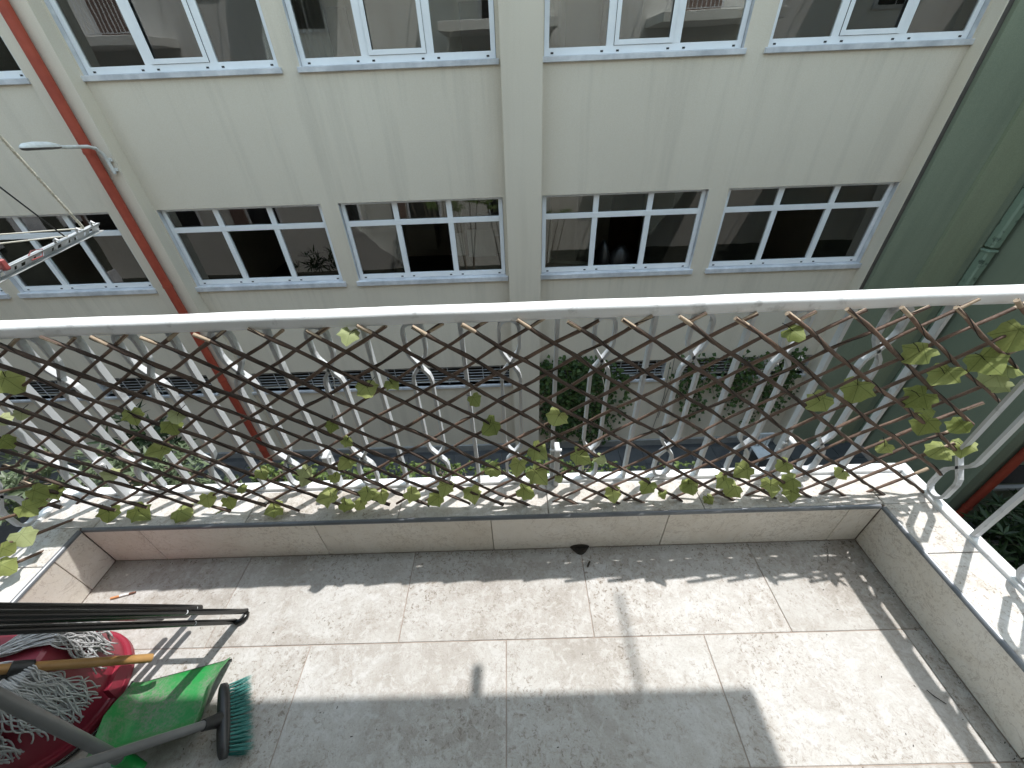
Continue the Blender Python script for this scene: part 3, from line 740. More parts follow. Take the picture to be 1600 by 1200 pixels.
for k in range(-20, 12):      # front layer, falling to the right
    xt = (.006+k*LSP)*(1.036-.02*max(0, min(1, k/8)))+rs_.uniform(-.012, .012); zt = ZTOP+.022*max(0, min(1, (xt-.5)/.9))+rs_.uniform(-.010, .008)
    x1 = .006+k*LSP+1.108+rs_.uniform(-.03, .03); zb = zb_at(x1)+rs_.uniform(-.014, .014)
    if x1 < XA+.05 or xt > XB-.05: continue
    xt, zt, x1, zb = clip_stick(xt, zt, x1, zb, XA+rs_.uniform(-.03, .03), XB+rs_.uniform(-.01, .04))
    if zt-zb < .05: continue
    stick((xt, lat_y(xt, zt), zt), (x1, lat_y(x1, zb), zb), rs_.uniform(.0053, .0066), Vector((0, -.009, 0)), tre, 'stick' if xt < .55 else 'stick2', True, rs_)
for k in range(-12, 20):      # back layer, falling to the left
    xt = (.088+k*LSP)*(1.036-.02*max(0, min(1, k/8)))+rs_.uniform(-.012, .012); zt = ZTOP+.022*max(0, min(1, (xt-.5)/.9))+rs_.uniform(-.012, .006)
    x1 = .088+k*LSP-1.17+rs_.uniform(-.03, .03); zb = zb_at(x1)+.01+rs_.uniform(-.012, .012)
    if x1 > XB-.05 or xt < XA+.05: continue
    xt, zt, x1, zb = clip_stick(xt, zt, x1, zb, XA+rs_.uniform(-.02, .03), XB+rs_.uniform(-.02, .03))
    if zt-zb < .05: continue
    stick((xt, lat_y(xt, zt), zt), (x1, lat_y(x1, zb), zb), rs_.uniform(.0045, .0057), Vector((0, .006, 0)), tre, 'stick2', rs_.random() < .2, rs_)
# ivy leaf: five lobes round a folded midrib
def leaf_mesh(seed):
    r = random.Random(seed)
    out = [(0, -.30), (.25, -.47), (.50, -.30), (.46, -.06), (.62, .15), (.40, .28), (.28, .50), (0, .70), (-.27, .49), (-.41, .27), (-.61, .13), (-.46, -.07), (-.51, -.32), (-.23, -.46)]
    cv = r.uniform(-.7, .5); ct = r.uniform(.2, .8); tw = r.uniform(-.5, .5); ph = r.uniform(0, 6)
    def zz(x, y): return ct*abs(x)*.45-.55*x*x+cv*y*y*.7+tw*x*y+.045*math.sin(9*x+ph)+.04*math.sin(8*y+2*ph)
    o2 = [(x*(1+r.uniform(-.10, .10)), y*(1+r.uniform(-.1, .1))) for x, y in out]; n = len(o2)
    v = [(0, 0, zz(0, 0)-.02)]+[(x*.55, y*.55+.0, zz(x*.55, y*.55)-.02*(k % 2)) for k, (x, y) in enumerate(o2)]+[(x, y, zz(x, y)) for x, y in o2]
    f = []
    for k in range(n):
        a, b = 1+k, 1+(k+1) % n
        f += [(0, a, b), (a, a+n, b+n, b)]
    me = bpy.data.meshes.new('leaf'); me.from_pydata(v, [], f)
    me.polygons.foreach_set('use_smooth', [True]*len(f)); return me
LEAF = {}
for i in range(7):
    for k in ('ivy', 'ivylight'):
        me = leaf_mesh(i); me.materials.append(M[k]); LEAF[(i, k)] = me
def put_leaf(pos, size, parent, rnd, light=False, flat=False, face=None):
    me = LEAF[(rnd.randrange(7), 'ivylight' if light else 'ivy')]
    o = bpy.data.objects.new('leaf', me); C.objects.link(o); o.parent = parent
    to_eye = (EYE-pos).normalized()
    n = (to_eye*.75+Vector((rnd.uniform(-.5, .5), rnd.uniform(-.3, .3), rnd.uniform(-.15, .75)))).normalized()
    if flat: n = Vector((rnd.uniform(-.3, .3), -.5, .9)).normalized()
    y = (Vector((rnd.uniform(-.9, .9), 0, -1))); y = (y-n*y.dot(n)).normalized(); x = y.cross(n)
    mm = Matrix((x, y, n)).transposed().to_4x4(); mm = mm @ Matrix.Scale(size, 4); mm.translation = pos; o.matrix_world = mm
    return o
def cr(ox, oy, pts): return [(ox+.375*a[0], oy+.375*a[1], *a[2:]) for a in pts]
LV = cr(0, 440, [(35,415,1.2),(90,550,.6,1),(555,555,.9),(715,600,1.0),(738,560,.8,1),(670,700,1),(465,805,.9,1),(580,960,1.15),(455,962,1.0),(755,960,1.2),(905,978,1.0),(865,905,.9),(955,915,.8),(1145,945,1.05),(1270,790,.8,1),(1275,820,.7,1),(1530,445,1.0),(1455,220,.9,1),(1385,600,.7),(1445,665,.7),(1445,750,.9),(1395,815,.7),(1375,895,1.2),(1390,980,1.05),(1440,930,.9),(1090,795,.7),(230,880,.9),(1005,860,.6)])
LV += cr(500, 440, [(300,425,.75),(645,490,.75),(715,600,1.0),(990,565,1.1),(905,705,1.05),(1080,725,1.05),(1165,735,.75,1),(825,765,1.0),(720,780,.85),(905,800,1.15),(855,870,1.05),(635,880,1.0),(525,855,.95),(485,905,.95),(380,885,.95),(255,890,.85),(200,880,.95),(170,925,.7),(1220,880,.95),(1365,850,.9),(1540,850,.95),(995,820,.5,1),(1425,885,.5)])
LV += cr(1000, 440, [(640,210,.95),(905,445,1.2),(750,498,1.15),(1165,295,1.2),(1270,385,1.25),(1440,330,1.3),(1530,360,1.0),(1470,400,1.0,1),(1500,428,.8,1),(1165,480,1.2),(1190,592,1.15),(1185,535,.8),(1330,600,1.0),(1250,700,1.1),(1345,685,1.05),(1020,690,.75),(435,785,1.0),(600,765,.85),(205,850,.95),(350,830,.95),(388,862,1.0),(285,905,.6),(345,935,.6),(545,850,1.05),(625,830,1.1),(600,930,1.05),(630,880,.9),(840,797,.75),(95,880,.5),(1570,220,1.5)])
rl = random.Random(11)
for L in LV:
    p = lat(L[0], L[1]); p = p+(EYE-p).normalized()*.022
    put_leaf(p, .060*L[2]*rl.uniform(.92, 1.05), tre, rl, len(L) > 3 and L[3] == 1)
    q = p+Vector((rl.uniform(-.03, .03), .02, rl.uniform(.0, .03)))
    MB().tube([p, (p+q)/2+Vector((0, 0, .004)), q], .0011, 4).build('leaf_stalk', 'twine', tre)
finish(tre)
# left piece of trellis, leaning along the left kerb
trl = thing('ivy_trellis', 'end of a willow lattice with fabric ivy leaning over the left kerb', 'trellis', (-1.72, .5, HK))
TX = -1.725
for k in range(-3, 9):
    y = .93-.15*k+rs_.uniform(-.012, .012); z = .95; y1 = y-1.0; zb = .19+rs_.uniform(-.02, .02)
    if y > .95: z -= (y-.95)*.7; y = .95
    if y < -.5 or z-zb < .1: continue
    stick((TX, y, z), (TX+.02, max(y1, y-(z-zb)/.72), zb), .0066, Vector((.008, 0, 0)), trl, 'stick', True, rs_)
for k in range(-9, 6):
    y = .80-.15*k+rs_.uniform(-.012, .012)-1.1; z = .95; zb = .20+rs_.uniform(-.02, .02); y1 = y+(z-zb)/.68
    if y1 > .95: zb += (y1-.95)*.68; y1 = .95
    if y > .8 or z-zb < .08: continue
    stick((TX, y, z), (TX+.02, y1, zb), .006, Vector((-.006, 0, 0)), trl, 'stick2', False, rs_)
for px, py, s, lt in ((5,592,1.2,0),(40,795,1.0,0),(37,838,1.2,1),(8,858,.9,0),(6,885,1.1,0),(58,768,1.0,0),(62,785,.9,0),(85,766,1.0,0),(5,655,.8,1),(8,690,.9,0)):
    p = on_x(px, py, TX+.03); put_leaf(p, .052*s, trl, rl, lt == 1)
finish(trl)

# ------------------------------------------------------------------ bucket, mop, dustpan, broom, folded frame
BC = (-1.452, .42, 0)
bk = thing('bucket', 'red plastic bucket standing upside down in the left corner', 'bucket', BC)
prof = [(.176, .012), (.175, .05), (.166, .16), (.156, .27), (.150, .296), (.140, .303), (.05, .303), (.0005, .303)]
autosmooth(MB().lathe(prof, BC, 56).build('body', 'red', bk), 35)
rim = [(.174, .004), (.184, .002), (.1895, .006), (.1895, .024), (.186, .028), (.180, .029), (.1755, .034)]
rm = autosmooth(MB().lathe(rim, BC, 56).build('rim', 'red', bk), 35)
for a in (R(12), R(192)):
    d = Vector((math.cos(a), math.sin(a), 0)); sd = Vector((-d.y, d.x, 0)); mb = MB(); c = Vector(BC)+d*.172
    v = []
    for s_, z, o_ in ((-.045, .022, .016), (.045, .022, .016), (.036, .068, .014), (-.036, .068, .014)):
        v += [c+sd*s_+Vector((0, 0, z))-d*.012, c+sd*s_+Vector((0, 0, z))+d*o_]
    mb.add(v, [(1,3,5,7),(0,1,7,6),(6,7,5,4),(4,5,3,2),(2,3,1,0)]); mb.build('handle_lug', 'red', bk)
hp = []
for k in range(25):
    a = R(12+180*k/24); hp.append((BC[0]+.203*math.cos(a)*1.0, BC[1]+.2*math.sin(a), .012+.012*abs(math.cos(a))))
autosmooth(MB().tube([(x, y-0*.0, z) for x, y, z in [(BC[0]+.203*math.cos(R(12-180*k/24)), BC[1]+.203*math.sin(R(12-180*k/24)), .010) for k in range(25)]], .0035, 8).build('wire_handle', 'gloss', bk))
for ch in list(C.objects):
    if ch.parent == bk and ch.name.startswith('wire_handle'): pass
finish(bk)
# mop: cotton strands over the bucket, wooden stick
mop = thing('mop', 'grey cotton string mop with wooden stick lying over the red bucket', 'mop', (BC[0], BC[1], .303))
rm_ = random.Random(21)
for cl, (a0, a1, zlo, zhi, cnt) in enumerate(((16, 44, .11, .20, 70), (-37, -5, .08, .17, 95), (-85, -50, .11, .21, 80))):
    mb = MB()
    for i in range(cnt):
        a = R(rm_.uniform(a0, a1)); d = Vector((math.cos(a), math.sin(a), 0)); sd = Vector((-d.y, d.x, 0)); ze = rm_.uniform(zlo, zhi)
        lift = rm_.uniform(.004, .020); pts = []; ph = rm_.uniform(0, 6); amp = rm_.uniform(.004, .014); fq = rm_.uniform(8, 19); drift = rm_.uniform(-.03, .03)
        for k in range(26):
            s = k/25
            if s < .35: r_, z = .03+.105*s/.35, .303+lift+.004
            else:
                u = (s-.35)/.65; z = .303+lift*(1-u)-(.303-ze)*u**1.15; r_ = .150+(.303-z)*.10+.006+lift*.9+.010*math.sin(u*3)
            q = Vector(BC)+d*r_+sd*(amp*math.sin(s*fq+ph)*(.4+s)+drift*s*s)+d*(.006*math.sin(s*fq*1.3+ph*2)*s)+Vector((0, 0, z)); pts.append(q)
        mb.tube(pts, [.0021*(1+.15*math.sin(k*2+ph)) for k in range(26)], 5)
    st = mb.build('strands', 'cotton', mop, True); st['kind'] = 'stuff'
tip = on_z(238, 1028, .13); tp2 = on_z(0, 1046, .345); dd = (tp2-tip).normalized(); end = tp2+dd*.35
autosmooth(MB().tube([tip-dd*.002, tip, tip+dd*.004, end], [.004, .0105, .0120, .0125], 14).build('stick', 'wood', mop), 40)
c = tip.lerp(tp2, .88); mb = MB().tube([c-dd*.022, c-dd*.02, c+dd*.02, c+dd*.022], [.014, .0175, .0175, .014], 10)
mb.tube([c+Vector((0, 0, -.005)), c+Vector((-.03, -.03, .01)), c+Vector((-.09, -.07, .03))], [.011, .008, .006], 8)
autosmooth(mb.build('clamp', 'black', mop)); finish(mop)
# dustpan
pan = thing('dustpan', 'green plastic dustpan with upright grey handle on the floor tiles', 'dustpan', (-1.09, .38, 0))
A, B = on_z(214, 1071, .004), on_z(365, 1031, .004); ux = (B-A); PW = ux.length; ux.normalize(); uy = Vector((ux.y, -ux.x, 0))
def pp(u, v, z): return A+ux*(u*PW)+uy*v+Vector((0, 0, z))
nu, nv = 20, 14; DP = .205
def pz(u, v):
    e = abs(u-.5)*2; side = max(0, (e-.72)/.28)**1.7; back = max(0, (v-DP*.74)/(DP*.26))**1.6
    return .004+.010*min(1, v/.06)+max(.075*side*min(1, .22+v/.13), .085*back)
v = []
for j in range(nv+1):
    for i in range(nu+1):
        u = i/nu; q = DP*j/nv; taper = .07*(q/DP); uu = .5+(u-.5)*(1-taper*1.2)
        v.append(pp(uu, q-(.02*math.cos((u-.5)*math.pi) if j == nv else 0)*0, pz(u, q)))
f = [(j*(nu+1)+i, j*(nu+1)+i+1, (j+1)*(nu+1)+i+1, (j+1)*(nu+1)+i) for j in range(nv) for i in range(nu)]
mi = []
for j in range(nv):
    for i in range(nu): mi.append(1)
off = len(v); v2 = [Vector(x)+Vector((0, 0, -.003)) for x in v]
# hang hole is left closed; a pale patch marks it further down
ring = [j*(nu+1) for j in range(nv+1)]
mb = MB(); mb.v = [tuple(x) for x in v]; mb.f = f; mb.mi = mi
bo = mb.build('pan', ['greenp', 'dusty'], pan, True)
so_ = bo.modifiers.new('thickness', 'SOLIDIFY'); so_.thickness = .0028; so_.offset = -1
mb = MB().tube([pp(.06, -.001, .0035), pp(.5, -.001, .0035), pp(.985, -.001, .0035)], .0028, 6); mb.build('rubber_lip', 'black', pan)
c = pp(.60, .105, .0165); MB().add([c+ux*.016+uy*-.012, c+ux*-.014+uy*-.006, c+ux*-.018+uy*.012, c+ux*.010+uy*.010], [(0,1,2,3)]).build('hole_patch', 'plastic', pan)  # pale quad standing in for the hole in the pan
hb = on_z(196, 1190, .065)
autosmooth(MB().tube([hb+Vector((0, 0, -.02)), hb+Vector((-.0, .0, .02)), hb+Vector((-.004, .026, .50)), hb+Vector((-.006, .045, .85))], [.016, .0135, .0135, .0135], 14).build('handle', 'greytube', pan))
autosmooth(MB().tube([hb+Vector((.02, -.012, -.045)), hb+Vector((0, 0, -.018)), hb+Vector((0, 0, .03))], [.020, .019, .017], 12).build('socket', 'greenp', pan)); finish(pan)
# broom
br = thing('broom', 'broom with black head, teal bristles and grey handle beside the dustpan', 'broom', (-.88, .35, 0))
e0, e1 = on_z(350, 1068, .062), on_z(349, 1186, .062); hx = (e1-e0); HL = hx.length; hx.normalize(); hc = (e0+e1)/2
bd = Vector((.60, .25, -.62)).normalized(); bd = (bd-hx*bd.dot(hx)).normalized(); wdv = hx.cross(bd)
mb = MB(); n = 18; v = []
for i in range(n+1):
    s = -1+2*i/n; e = math.sqrt(max(.0, 1-abs(s)**3.2)); hw = .004+.017*e; th = .010+.006*e
    for k in range(10):
        a = 2*math.pi*k/10; v.append(hc+hx*(s*HL/2)+wdv*(hw*math.cos(a))+bd*(th*math.sin(a)))
f = [(i*10+k, i*10+(k+1) % 10, (i+1)*10+(k+1) % 10, (i+1)*10+k) for i in range(n) for k in range(10)]+[tuple(range(10)), tuple(n*10+k for k in range(10))[::-1]]
autosmooth(MB().add(v, f).build('head', 'black', br), 50)
rb = random.Random(5); mb = MB()
for i in range(19):
    for j in range(4):
        s = -1+2*(i+.5+.25*(j % 2))/19.5; ts = rb.uniform(-.05, .05)
        for q in range(16):
            b0 = hc+hx*(s*HL/2*.95+rb.uniform(-.0016, .0016))+wdv*((j-1.5)*.0075+rb.uniform(-.0016, .0016))+bd*.010
            d = (bd+hx*(s*.22+ts+rb.uniform(-.075, .075))+wdv*((j-1.5)*.10+rb.uniform(-.075, .075))).normalized(); ln = rb.uniform(.058, .067)
            b1 = b0+d*ln*.5; b2 = b0+d*ln+wdv*rb.uniform(-.004, .004)
            if b2.z < .002: b2.z = .002+rb.uniform(0, .004)
            w_ = hx.cross(d).normalized()*.0005; w2 = hx*.0005
            mb.add([b0-w2, b0+w2, b1+w2, b1-w2, b2, b2+w_], [(0,1,2,3),(3,2,4)])
bs = mb.build('bristles', 'bristle', br); bs['kind'] = 'stuff'
h0 = hc-bd*.012; h1 = on_z(112, 1200, .345); hd = (h1-h0).normalized()
autosmooth(MB().tube([h0, h0+hd*.02, h0+hd*.045], [.020, .0165, .0145], 14).build('socket', 'black', br))
autosmooth(MB().tube([h0+hd*.035, h0+hd*1.15], .0112, 14).build('handle', 'greytube', br)); finish(br)
# folded frame of black tube
fr = thing('folded_frame', 'black tubular metal frame folded flat and leaning above the red bucket', 'folding chair', (-1.0, .66, 0))
def leg(F, dv, h, r=.0095, mtl='gloss'):
    F = Vector(F); dv = Vector(dv); return [F+dv*(h*t) for t in (0, .25, .5, .75, 1)]
LD = (.076, -.440, 1)
fA = Vector((-.994, .668, .008)); fB = Vector((-1.174, .684, .008)); fC = Vector((-1.018, .634, .008)); fD = Vector((-1.21, .655, .008))
# U shaped leg: up one side, round the foot, and back
mC = (fA+fC)/2; hA = (fA-fC)/2; oA = Vector((hA.y, -hA.x, 0)).normalized()*.020; sA, sC = fA+Vector((0, 0, .012)), fC+Vector((0, 0, .012))
arc = [mC-hA*math.cos(R(a))+oA*math.sin(R(a))+Vector((0, 0, .004)) for a in (0, 30, 60, 90, 120, 150, 180)]
q = [fC+Vector((.062, -.43, 1))*t for t in (.95, .5, .2, .08, .03)]+arc+[fA+Vector(LD)*t for t in (.03, .08, .2, .5, .95)]
autosmooth(MB().tube(q, .0088, 12).build('leg', 'gloss', fr), 60)
autosmooth(MB().tube([fB+Vector(LD)*t for t in (0, .3, .6, .95)], .0112, 12).build('leg', 'gloss', fr), 60)
autosmooth(MB().tube([fD+Vector((.05, -.42, 1))*t for t in (.10, .3, .6, .95)], .0112, 12).build('leg', 'gloss', fr), 60)
autosmooth(MB().tube([fB+Vector((.03, -.03, .02))+Vector((.055, -.445, 1))*t for t in (.06, .3, .6, .95)], .0105, 12).build('leg', 'gloss', fr), 60)
pA = fA+Vector(LD)*.205; pB = pA+Vector((-.195, .0, .004))
autosmooth(MB().tube([pA, pB], .0085, 12).build('crossbar', 'gloss', fr), 60)
for c in (fB+Vector(LD)*.02+(EYE-fB).normalized()*.006, fA+Vector(LD)*.30+(EYE-fA).normalized()*.004, fC+Vector((.062, -.43, 1))*.2+(EYE-fC).normalized()*.003):
    e_ = (EYE-c).normalized(); autosmooth(MB().tube([c, c+e_*.008], .006, 10).build('rivet', 'steel', fr))
finish(fr)
# cigarette
c0, c1 = on_z(173, 935, .005), on_z(212, 925, .005); d = c1-c0
cg = thing('cigarette_butt', 'crumpled cigarette butt with orange filter on the floor tile', 'cigarette', tuple(c0))
autosmooth(MB().tube([c0, c0+d*.36], .0042, 10).build('filter', 'filter', cg))
autosmooth(MB().tube([c0+d*.361, c0+d*.55+Vector((0, 0, .001)), c0+d*.74], [.0041, .0038, .0036], 10).build('paper', 'paper', cg))
autosmooth(MB().tube([c0+d*.741, c0+d*.87, c0+d], [.0036, .0042, .0030], 10).build('burnt_end', 'ash', cg)); finish(cg)
t0 = [on_z(1448, 1078, .003), on_z(1460, 1088, .006), on_z(1479, 1100, .003)]
tag(MB().tube(t0, [.0012, .0018, .001], 5).build('twig', 'dark'), 'short thin black twig on the floor by the right kerb', 'twig')
t0 = [on_z(1292, 856, .003), on_z(1294, 866, .005), on_z(1293, 879, .003)]
tag(MB().tube(t0, [.0008, .0012, .0008], 5).build('twig', 'dark'), 'tiny dark twig on the floor in the far right corner', 'twig')
t0 = [on_z(918, 886, .003), on_z(920, 881, .008), on_z(922, 877, .003)]
tag(MB().tube(t0, [.003, .0045, .002], 6).build('dead_bug', 'dark'), 'small black crumb beside the clogged floor drain', 'debris')

# ------------------------------------------------------------------ laundry bracket and lines at the left
YT = 2.1
tipb = on_y(156, 348, YT); X_ = tipb.x; stb = on_x(-60, 452, X_); TV = (tipb-stb); LV0 = TV.length; stb = tipb-TV*((tipb.y+.79)/TV.y)
lb = thing('laundry_bracket', 'perforated steel angle arm holding clothes lines outside at left', 'bracket', tuple(stb))
dv = (tipb-stb); Lb = dv.length; dv.normalize(); sdv = dv.cross(Vector((0, 0, 1))).normalized(); upv = sdv.cross(dv)
def fb(f): return tipb-dv*(LV0*(1-f))
mb = MB()
def bb(s0, s1, a0, a1, u0, u1):
    v = []
    for u in (u0, u1):
        for s_, a in ((s0, a0), (s1, a0), (s1, a1), (s0, a1)): v.append(stb+dv*s_+sdv*(a+u*.8)+upv*u)
    mb.add(v, [(0,3,2,1),(4,5,6,7),(0,1,5,4),(1,2,6,5),(2,3,7,6),(3,0,4,7)])
bb(0, Lb, -.030, .0, -.0022, 0)                # top flange, turned away
bb(0, Lb, -.002, 0, -.011, -.0024); bb(0, Lb, -.002, 0, -.036, -.027)
s_ = 0; k = 0
while s_ < Lb-.03:                              # web between the slots
    wdt = .020 if k % 2 else .040
    bb(s_, s_+wdt, -.002, 0, -.027, -.011); s_ += wdt+(.020 if k % 2 else .012); k += 1
bb(0, Lb, -.002, .026, -.0382, -.0362)
mb.build('angle_bar', 'steel', lb)
for f_ in (.62, .80, .93):
    c = fb(f_); autosmooth(MB().tube([c+upv*.002, c+upv*.014, c+upv*.022+sdv*.01, c+upv*.012+sdv*.02], .005, 8).build('hook', 'steel', lb))
finish(lb)
def cord(name, label, pts, r, mtl, cat, twist=False):
    mb = MB()
    if twist:
        a, b = Vector(pts[0]), Vector(pts[-1]); d = b-a; L = d.length; t = d.normalized(); n = t.cross(Vector((0, 0, 1))).normalized(); bt = t.cross(n); N = int(L/.006)
        for ph in (0, 2.09, 4.19):
            mb.tube([a+d*(i/N)+(n*math.cos(i*.75+ph)+bt*math.sin(i*.75+ph))*r*.55 for i in range(N+1)], r*.62, 5)
    else: mb.tube(pts, r, 6)
    return tag(autosmooth(mb.build(name, mtl), 70), label, cat)
kn = fb(.86)+upv*.012
cord('rope', 'thick twisted cream rope rising from the bracket tip', [kn, kn+(on_y(-40, 170, 1.75)-kn)*6.], .0055, 'rope', 'rope', True)
k2 = fb(.70)+upv*.012
cord('cable', 'thin black stay cable rising from the laundry bracket', [k2, k2+(on_y(-40, 262, 1.62)-k2)*6.], .003, 'cable', 'cable')
kA = fb(.86)+upv*.008; kB = fb(.72)+upv*.008
ea = kA+(on_y(-50, 370, kA.y)-kA)*5; eb = kB+(on_y(-50, 386, kB.y)-kB)*5
cord('clothes_line', 'white clothes line tied nearest the bracket tip', [kA, (kA+ea)/2+Vector((0, 0, -.001)), ea], .0032, 'rope', 'clothes line')
cord('clothes_line', 'white clothes line tied at the middle of the bracket', [kB, (kB+eb)/2+Vector((0, 0, -.001)), eb], .0032, 'rope', 'clothes line')
c = on_x(4, 414, X_); pg = MB()
pg.cbox(c+Vector((-.03, -.012, -.022)), c+Vector((.012, .014, .022)), .005)
tag(pg.build('clothes_peg', 'clip'), 'red plastic clip gripping the laundry bracket at the photo edge', 'clip')
c = fb(.42)
tag(MB().tube([c+sdv*-.003+upv*.003, c+dv*.03+upv*.012-sdv*.012, c+dv*.07+upv*.004-sdv*.004, c+dv*.05-upv*.02-sdv*.006, c-upv*.016-sdv*.004], .0022, 6).build('string_loop', 'clip'), 'red string looped around the laundry bracket', 'string')

# ------------------------------------------------------------------ plants in the alley
def leaf_shape(p, d, n, ln, wd, mb, mi=0, fold=.25):
    s = d.cross(n).normalized(); n2 = n*fold*wd
    mb.add([p, p+d*ln*.42+s*wd*.5+n2, p+d*ln, p+d*ln*.42-s*wd*.5+n2, p+d*ln*.45], [(0,1,4),(1,2,4),(4,2,3),(0,4,3)], mi)
def rdir(r): 
    while True:
        v = Vector((r.uniform(-1, 1), r.uniform(-1, 1), r.uniform(-1, 1)))
        if .1 < v.length < 1: return v.normalized()
def shrub(name, label, cat, base, centers, mtl, ln, wd, whorl, cnt, seed, group=None, sprig=6):
    r = random.Random(seed); t = thing(name, label, cat, base, group); tr = MB(); lf = MB()
    for (c, rad) in centers:
        c = Vector(c); b = Vector(base)
        mid = b.lerp(c, .5)+Vector((r.uniform(-.15, .15), r.uniform(-.15, .15), 0))
        tr.tube([b, mid, c], [.035, .025, .010], 6)
        for i in range(int(cnt)):
            d = rdir(r); q = c+Vector((d.x*rad[0], d.y*rad[1], d.z*rad[2]))*(r.random()**.35)
            if i % 4 == 0: tr.tube([c.lerp(q, .25), q], [.006, .003], 4)
            ax = (d+Vector((0, 0, .8))+rdir(r)*.5).normalized(); s1 = ax.orthogonal().normalized(); s2 = ax.cross(s1)
            for k in range(whorl):
                a = 6.283*k/whorl+r.uniform(-.3, .3); el = r.uniform(.15, .8)
                ld = ((s1*math.cos(a)+s2*math.sin(a))*math.cos(el)+ax*math.sin(el)).normalized()
                nn = (ax-ld*ax.dot(ld)).normalized(); z = r.uniform(.7, 1.15)
                leaf_shape(q+ax*r.uniform(-.01, .02), ld, nn, ln*z, wd*z, lf)
    tr.build('trunk', 'bark', t); lf.build('crown', mtl, t, True); return finish(t)
def ball(px, py, y, r): p = on_y(px, py, y); return ((p.x, p.y, p.z), r)
shrub('leafy_shrub', 'tall grey green shrub with whorled leaves below the left end of the railing', 'shrub', (-2.3, 2.1, GZ),
      [ball(120, 770, 1.75, (.22, .22, .20)), ball(215, 745, 1.9, (.26, .24, .18)), ball(300, 770, 1.8, (.24, .22, .17)), ball(160, 740, 2.2, (.25, .2, .2)), ball(265, 730, 2.2, (.2, .2, .15)), ball(40, 760, 1.8, (.25, .25, .25)), ball(345, 790, 1.8, (.16, .2, .14))], 'shrub', .085, .026, 7, 42, 31)
shrub('dark_shrub', 'dark palm-like plant behind the grey green shrub at left', 'shrub', (-4.6, 4.6, GZ),
      [ball(205, 672, 4.6, (.42, .4, .34)), ball(235, 690, 4.4, (.4, .4, .3))], 'darkleaf', .34, .05, 9, 10, 32)
cs = []
for i, (px, py) in enumerate(((405, 752), (440, 748), (480, 752), (520, 756), (560, 748), (600, 750), (640, 752))): cs.append(ball(px, py, 2.6+.12*math.sin(i*2), (.20, .22, .085)))
shrub('creeper', 'bright small leaved creeper topping the hedge left of centre', 'plant', (-1.6, 2.8, GZ), cs, 'bright', .048, .036, 4, 62, 33)
cs = []
for i, (px, py) in enumerate(((690, 745), (730, 748), (770, 750), (830, 742), (870, 738), (910, 742), (945, 748))): cs.append(ball(px, py, 2.6+.12*math.sin(i*2), (.19, .22, .085)))
shrub('creeper', 'bright small leaved creeper topping the hedge at the centre', 'plant', (.2, 2.8, GZ), cs, 'bright', .048, .036, 4, 62, 34)
cs = [ball(px, py, 2.8, (.16, .2, .08)) for px, py in ((1000, 748), (1040, 748), (1075, 742))]
shrub('creeper', 'bright small leaved creeper topping the hedge right of centre', 'plant', (.9, 2.9, GZ), cs, 'bright', .046, .034, 4, 30, 35)
cs = [(on_z(px, py, z)[:], (.6, .55, .4)) for px, py, z in ((1560, 850, -5.9), (1600, 900, -5.8), (1530, 870, -6.2), (1590, 810, -6.0), (1630, 850, -5.8), (1570, 930, -6.2))]
shrub('dark_shrub', 'dark leafy plants in the shaded corner beyond the right railing', 'shrub', (8.3, 4.0, GZ), [(tuple(a), b) for a, b in cs], 'darkleaf', .30, .07, 7, 34, 36)
# vines on the cream wall
def vine(label, px0, px1, py0, py1, strands, cnt, seed, dens):
    r = random.Random(seed); a, b = on_y(px0, py0, D-.04), on_y(px1, py0, D-.04); zt = a.z; zb = on_y((px0+px1)/2, py1, D-.04).z
    t = thing('climbing_vine', label, 'vine', ((a.x+b.x)/2, D-.05, zt)); tr = MB(); lf = MB()
    for s in range(strands):
        x = r.uniform(a.x, b.x); z = zt+r.uniform(-.1, .15); ze = zb+(zt-zb)*r.random()**1.3*.85; pts = []
        while z > ze:
            pts.append((x, D-.03-r.uniform(0, .08), z)); x += r.uniform(-.09, .09); z -= r.uniform(.08, .16)
        if len(pts) < 2: continue
        tr.tube(pts, .006, 4)
        for p in pts:
            for k in range(dens):
                q = Vector(p)+Vector((r.uniform(-.14, .14), r.uniform(-.10, .02), r.uniform(-.12, .12)))
                d = Vector((r.uniform(-1, 1), -.5, r.uniform(-1.2, .3))).normalized(); n = (Vector((r.uniform(-.6, .6), -1, r.uniform(0, 1)))); n = (n-d*n.dot(d)).normalized()
                z2 = r.uniform(.7, 1.2); leaf_shape(q, d, n, .105*z2, .10*z2, lf)
    tr.build('stem', 'bark', t); lf.build('foliage', 'vine', t, True); return finish(t)
vine('dense dark green vine hanging down the cream wall right of the centre pilaster', 842, 952, 566, 690, 34, 0, 41, 4)
vine('sparse vine strands hanging below the barred cellar window', 950, 990, 580, 690, 6, 0, 44, 3)
vine('dark vine spilling over the cellar window next to the green building', 1060, 1250, 560, 660, 26, 0, 42, 3)
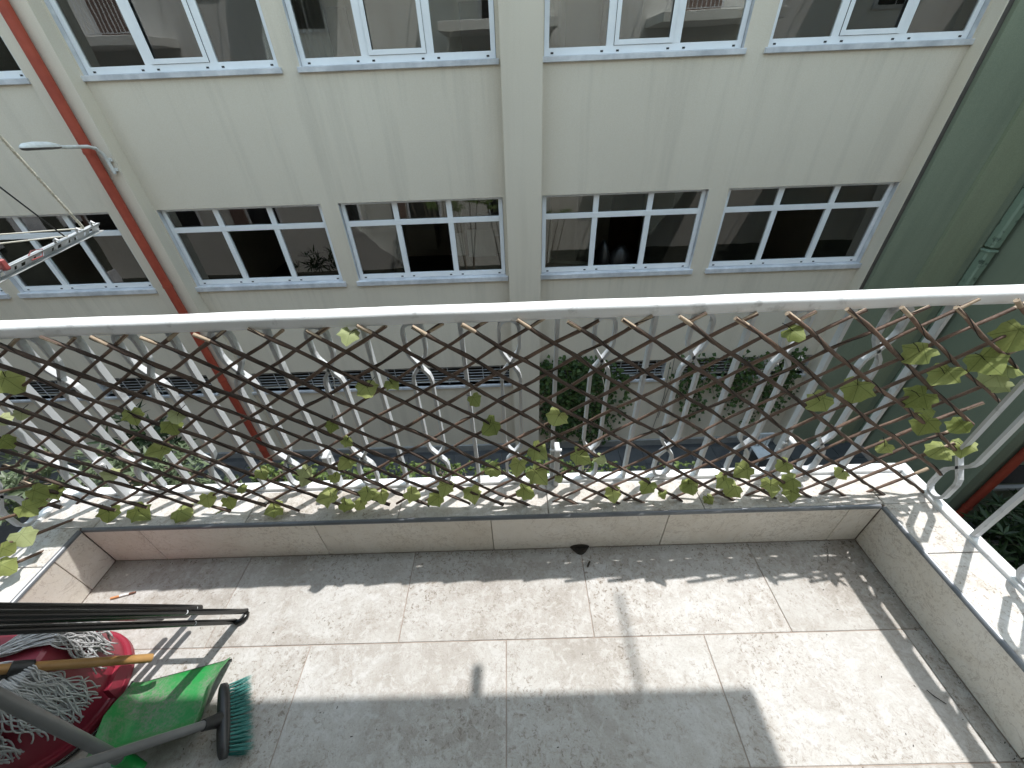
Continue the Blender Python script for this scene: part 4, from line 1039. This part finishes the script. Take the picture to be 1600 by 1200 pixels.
for k, (xx, z0, z1) in enumerate(((3.82, -3.9, -5.9), (3.75, -4.1, -6.3))):
    tag(MB().tube([(xx, D-.012, z0), (xx+.05, D-.014, (z0+z1)/2), (xx-.04, D-.012, z1)], .006, 5).build('wall_cable', 'cable'), ('upper ' if k == 0 else 'lower ')+'thin dark cable hanging on the cream wall between cellar windows', 'cable')
# white plastic chair by the corner
pc = Vector((6.25, 7.05, GZ+.15))
ch = thing('plastic_chair', 'white plastic chair by the dark corner of the alley', 'chair', tuple(pc))
MB().cbox(pc+Vector((-.22, -.22, .42)), pc+Vector((.22, .22, .45)), .01).build('seat', 'plastic', ch)
mb = MB()
for k in range(5): mb.cbox(pc+Vector((-.20+k*.085, .19, .46)), pc+Vector((-.14+k*.085, .22, .84)), .006)
mb.cbox(pc+Vector((-.22, .185, .84)), pc+Vector((.22, .225, .92)), .01); mb.build('backrest', 'plastic', ch)
for sx in (-1, 1):
    for sy in (-1, 1): MB().cbox(pc+Vector((sx*.19-.02, sy*.19-.02, 0)), pc+Vector((sx*.19+.02, sy*.19+.02, .42)), .005).build('leg', 'plastic', ch)
finish(ch)

rc = random.Random(77); mb = MB()
for i in range(420):
    if rc.random() < .6: x, y = rc.uniform(XL+.02, XR-.02), YK-.004-abs(rc.gauss(0, .012))
    elif rc.random() < .5: x, y = XR-.004-abs(rc.gauss(0, .010)), rc.uniform(0, YK)
    else: x, y = rc.uniform(XL+.1, XR), rc.uniform(.1, YK)
    r = rc.uniform(.0005, .0017); a = rc.uniform(0, 3.14); d = Vector((math.cos(a), math.sin(a), 0))*r*rc.uniform(1, 2.4); n_ = Vector((-d.y, d.x, 0)).normalized()*r*.7
    c = Vector((x, y, .0006)); mb.add([c-d-n_, c+d-n_, c+d+n_, c-d+n_, c+Vector((0, 0, r))], [(0,1,4),(1,2,4),(2,3,4),(3,0,4)])
o = mb.build('dirt_crumbs', 'dark'); o['kind'] = 'stuff'; tag(o, 'scattered dark dirt crumbs along the foot of the kerbs', 'dirt')
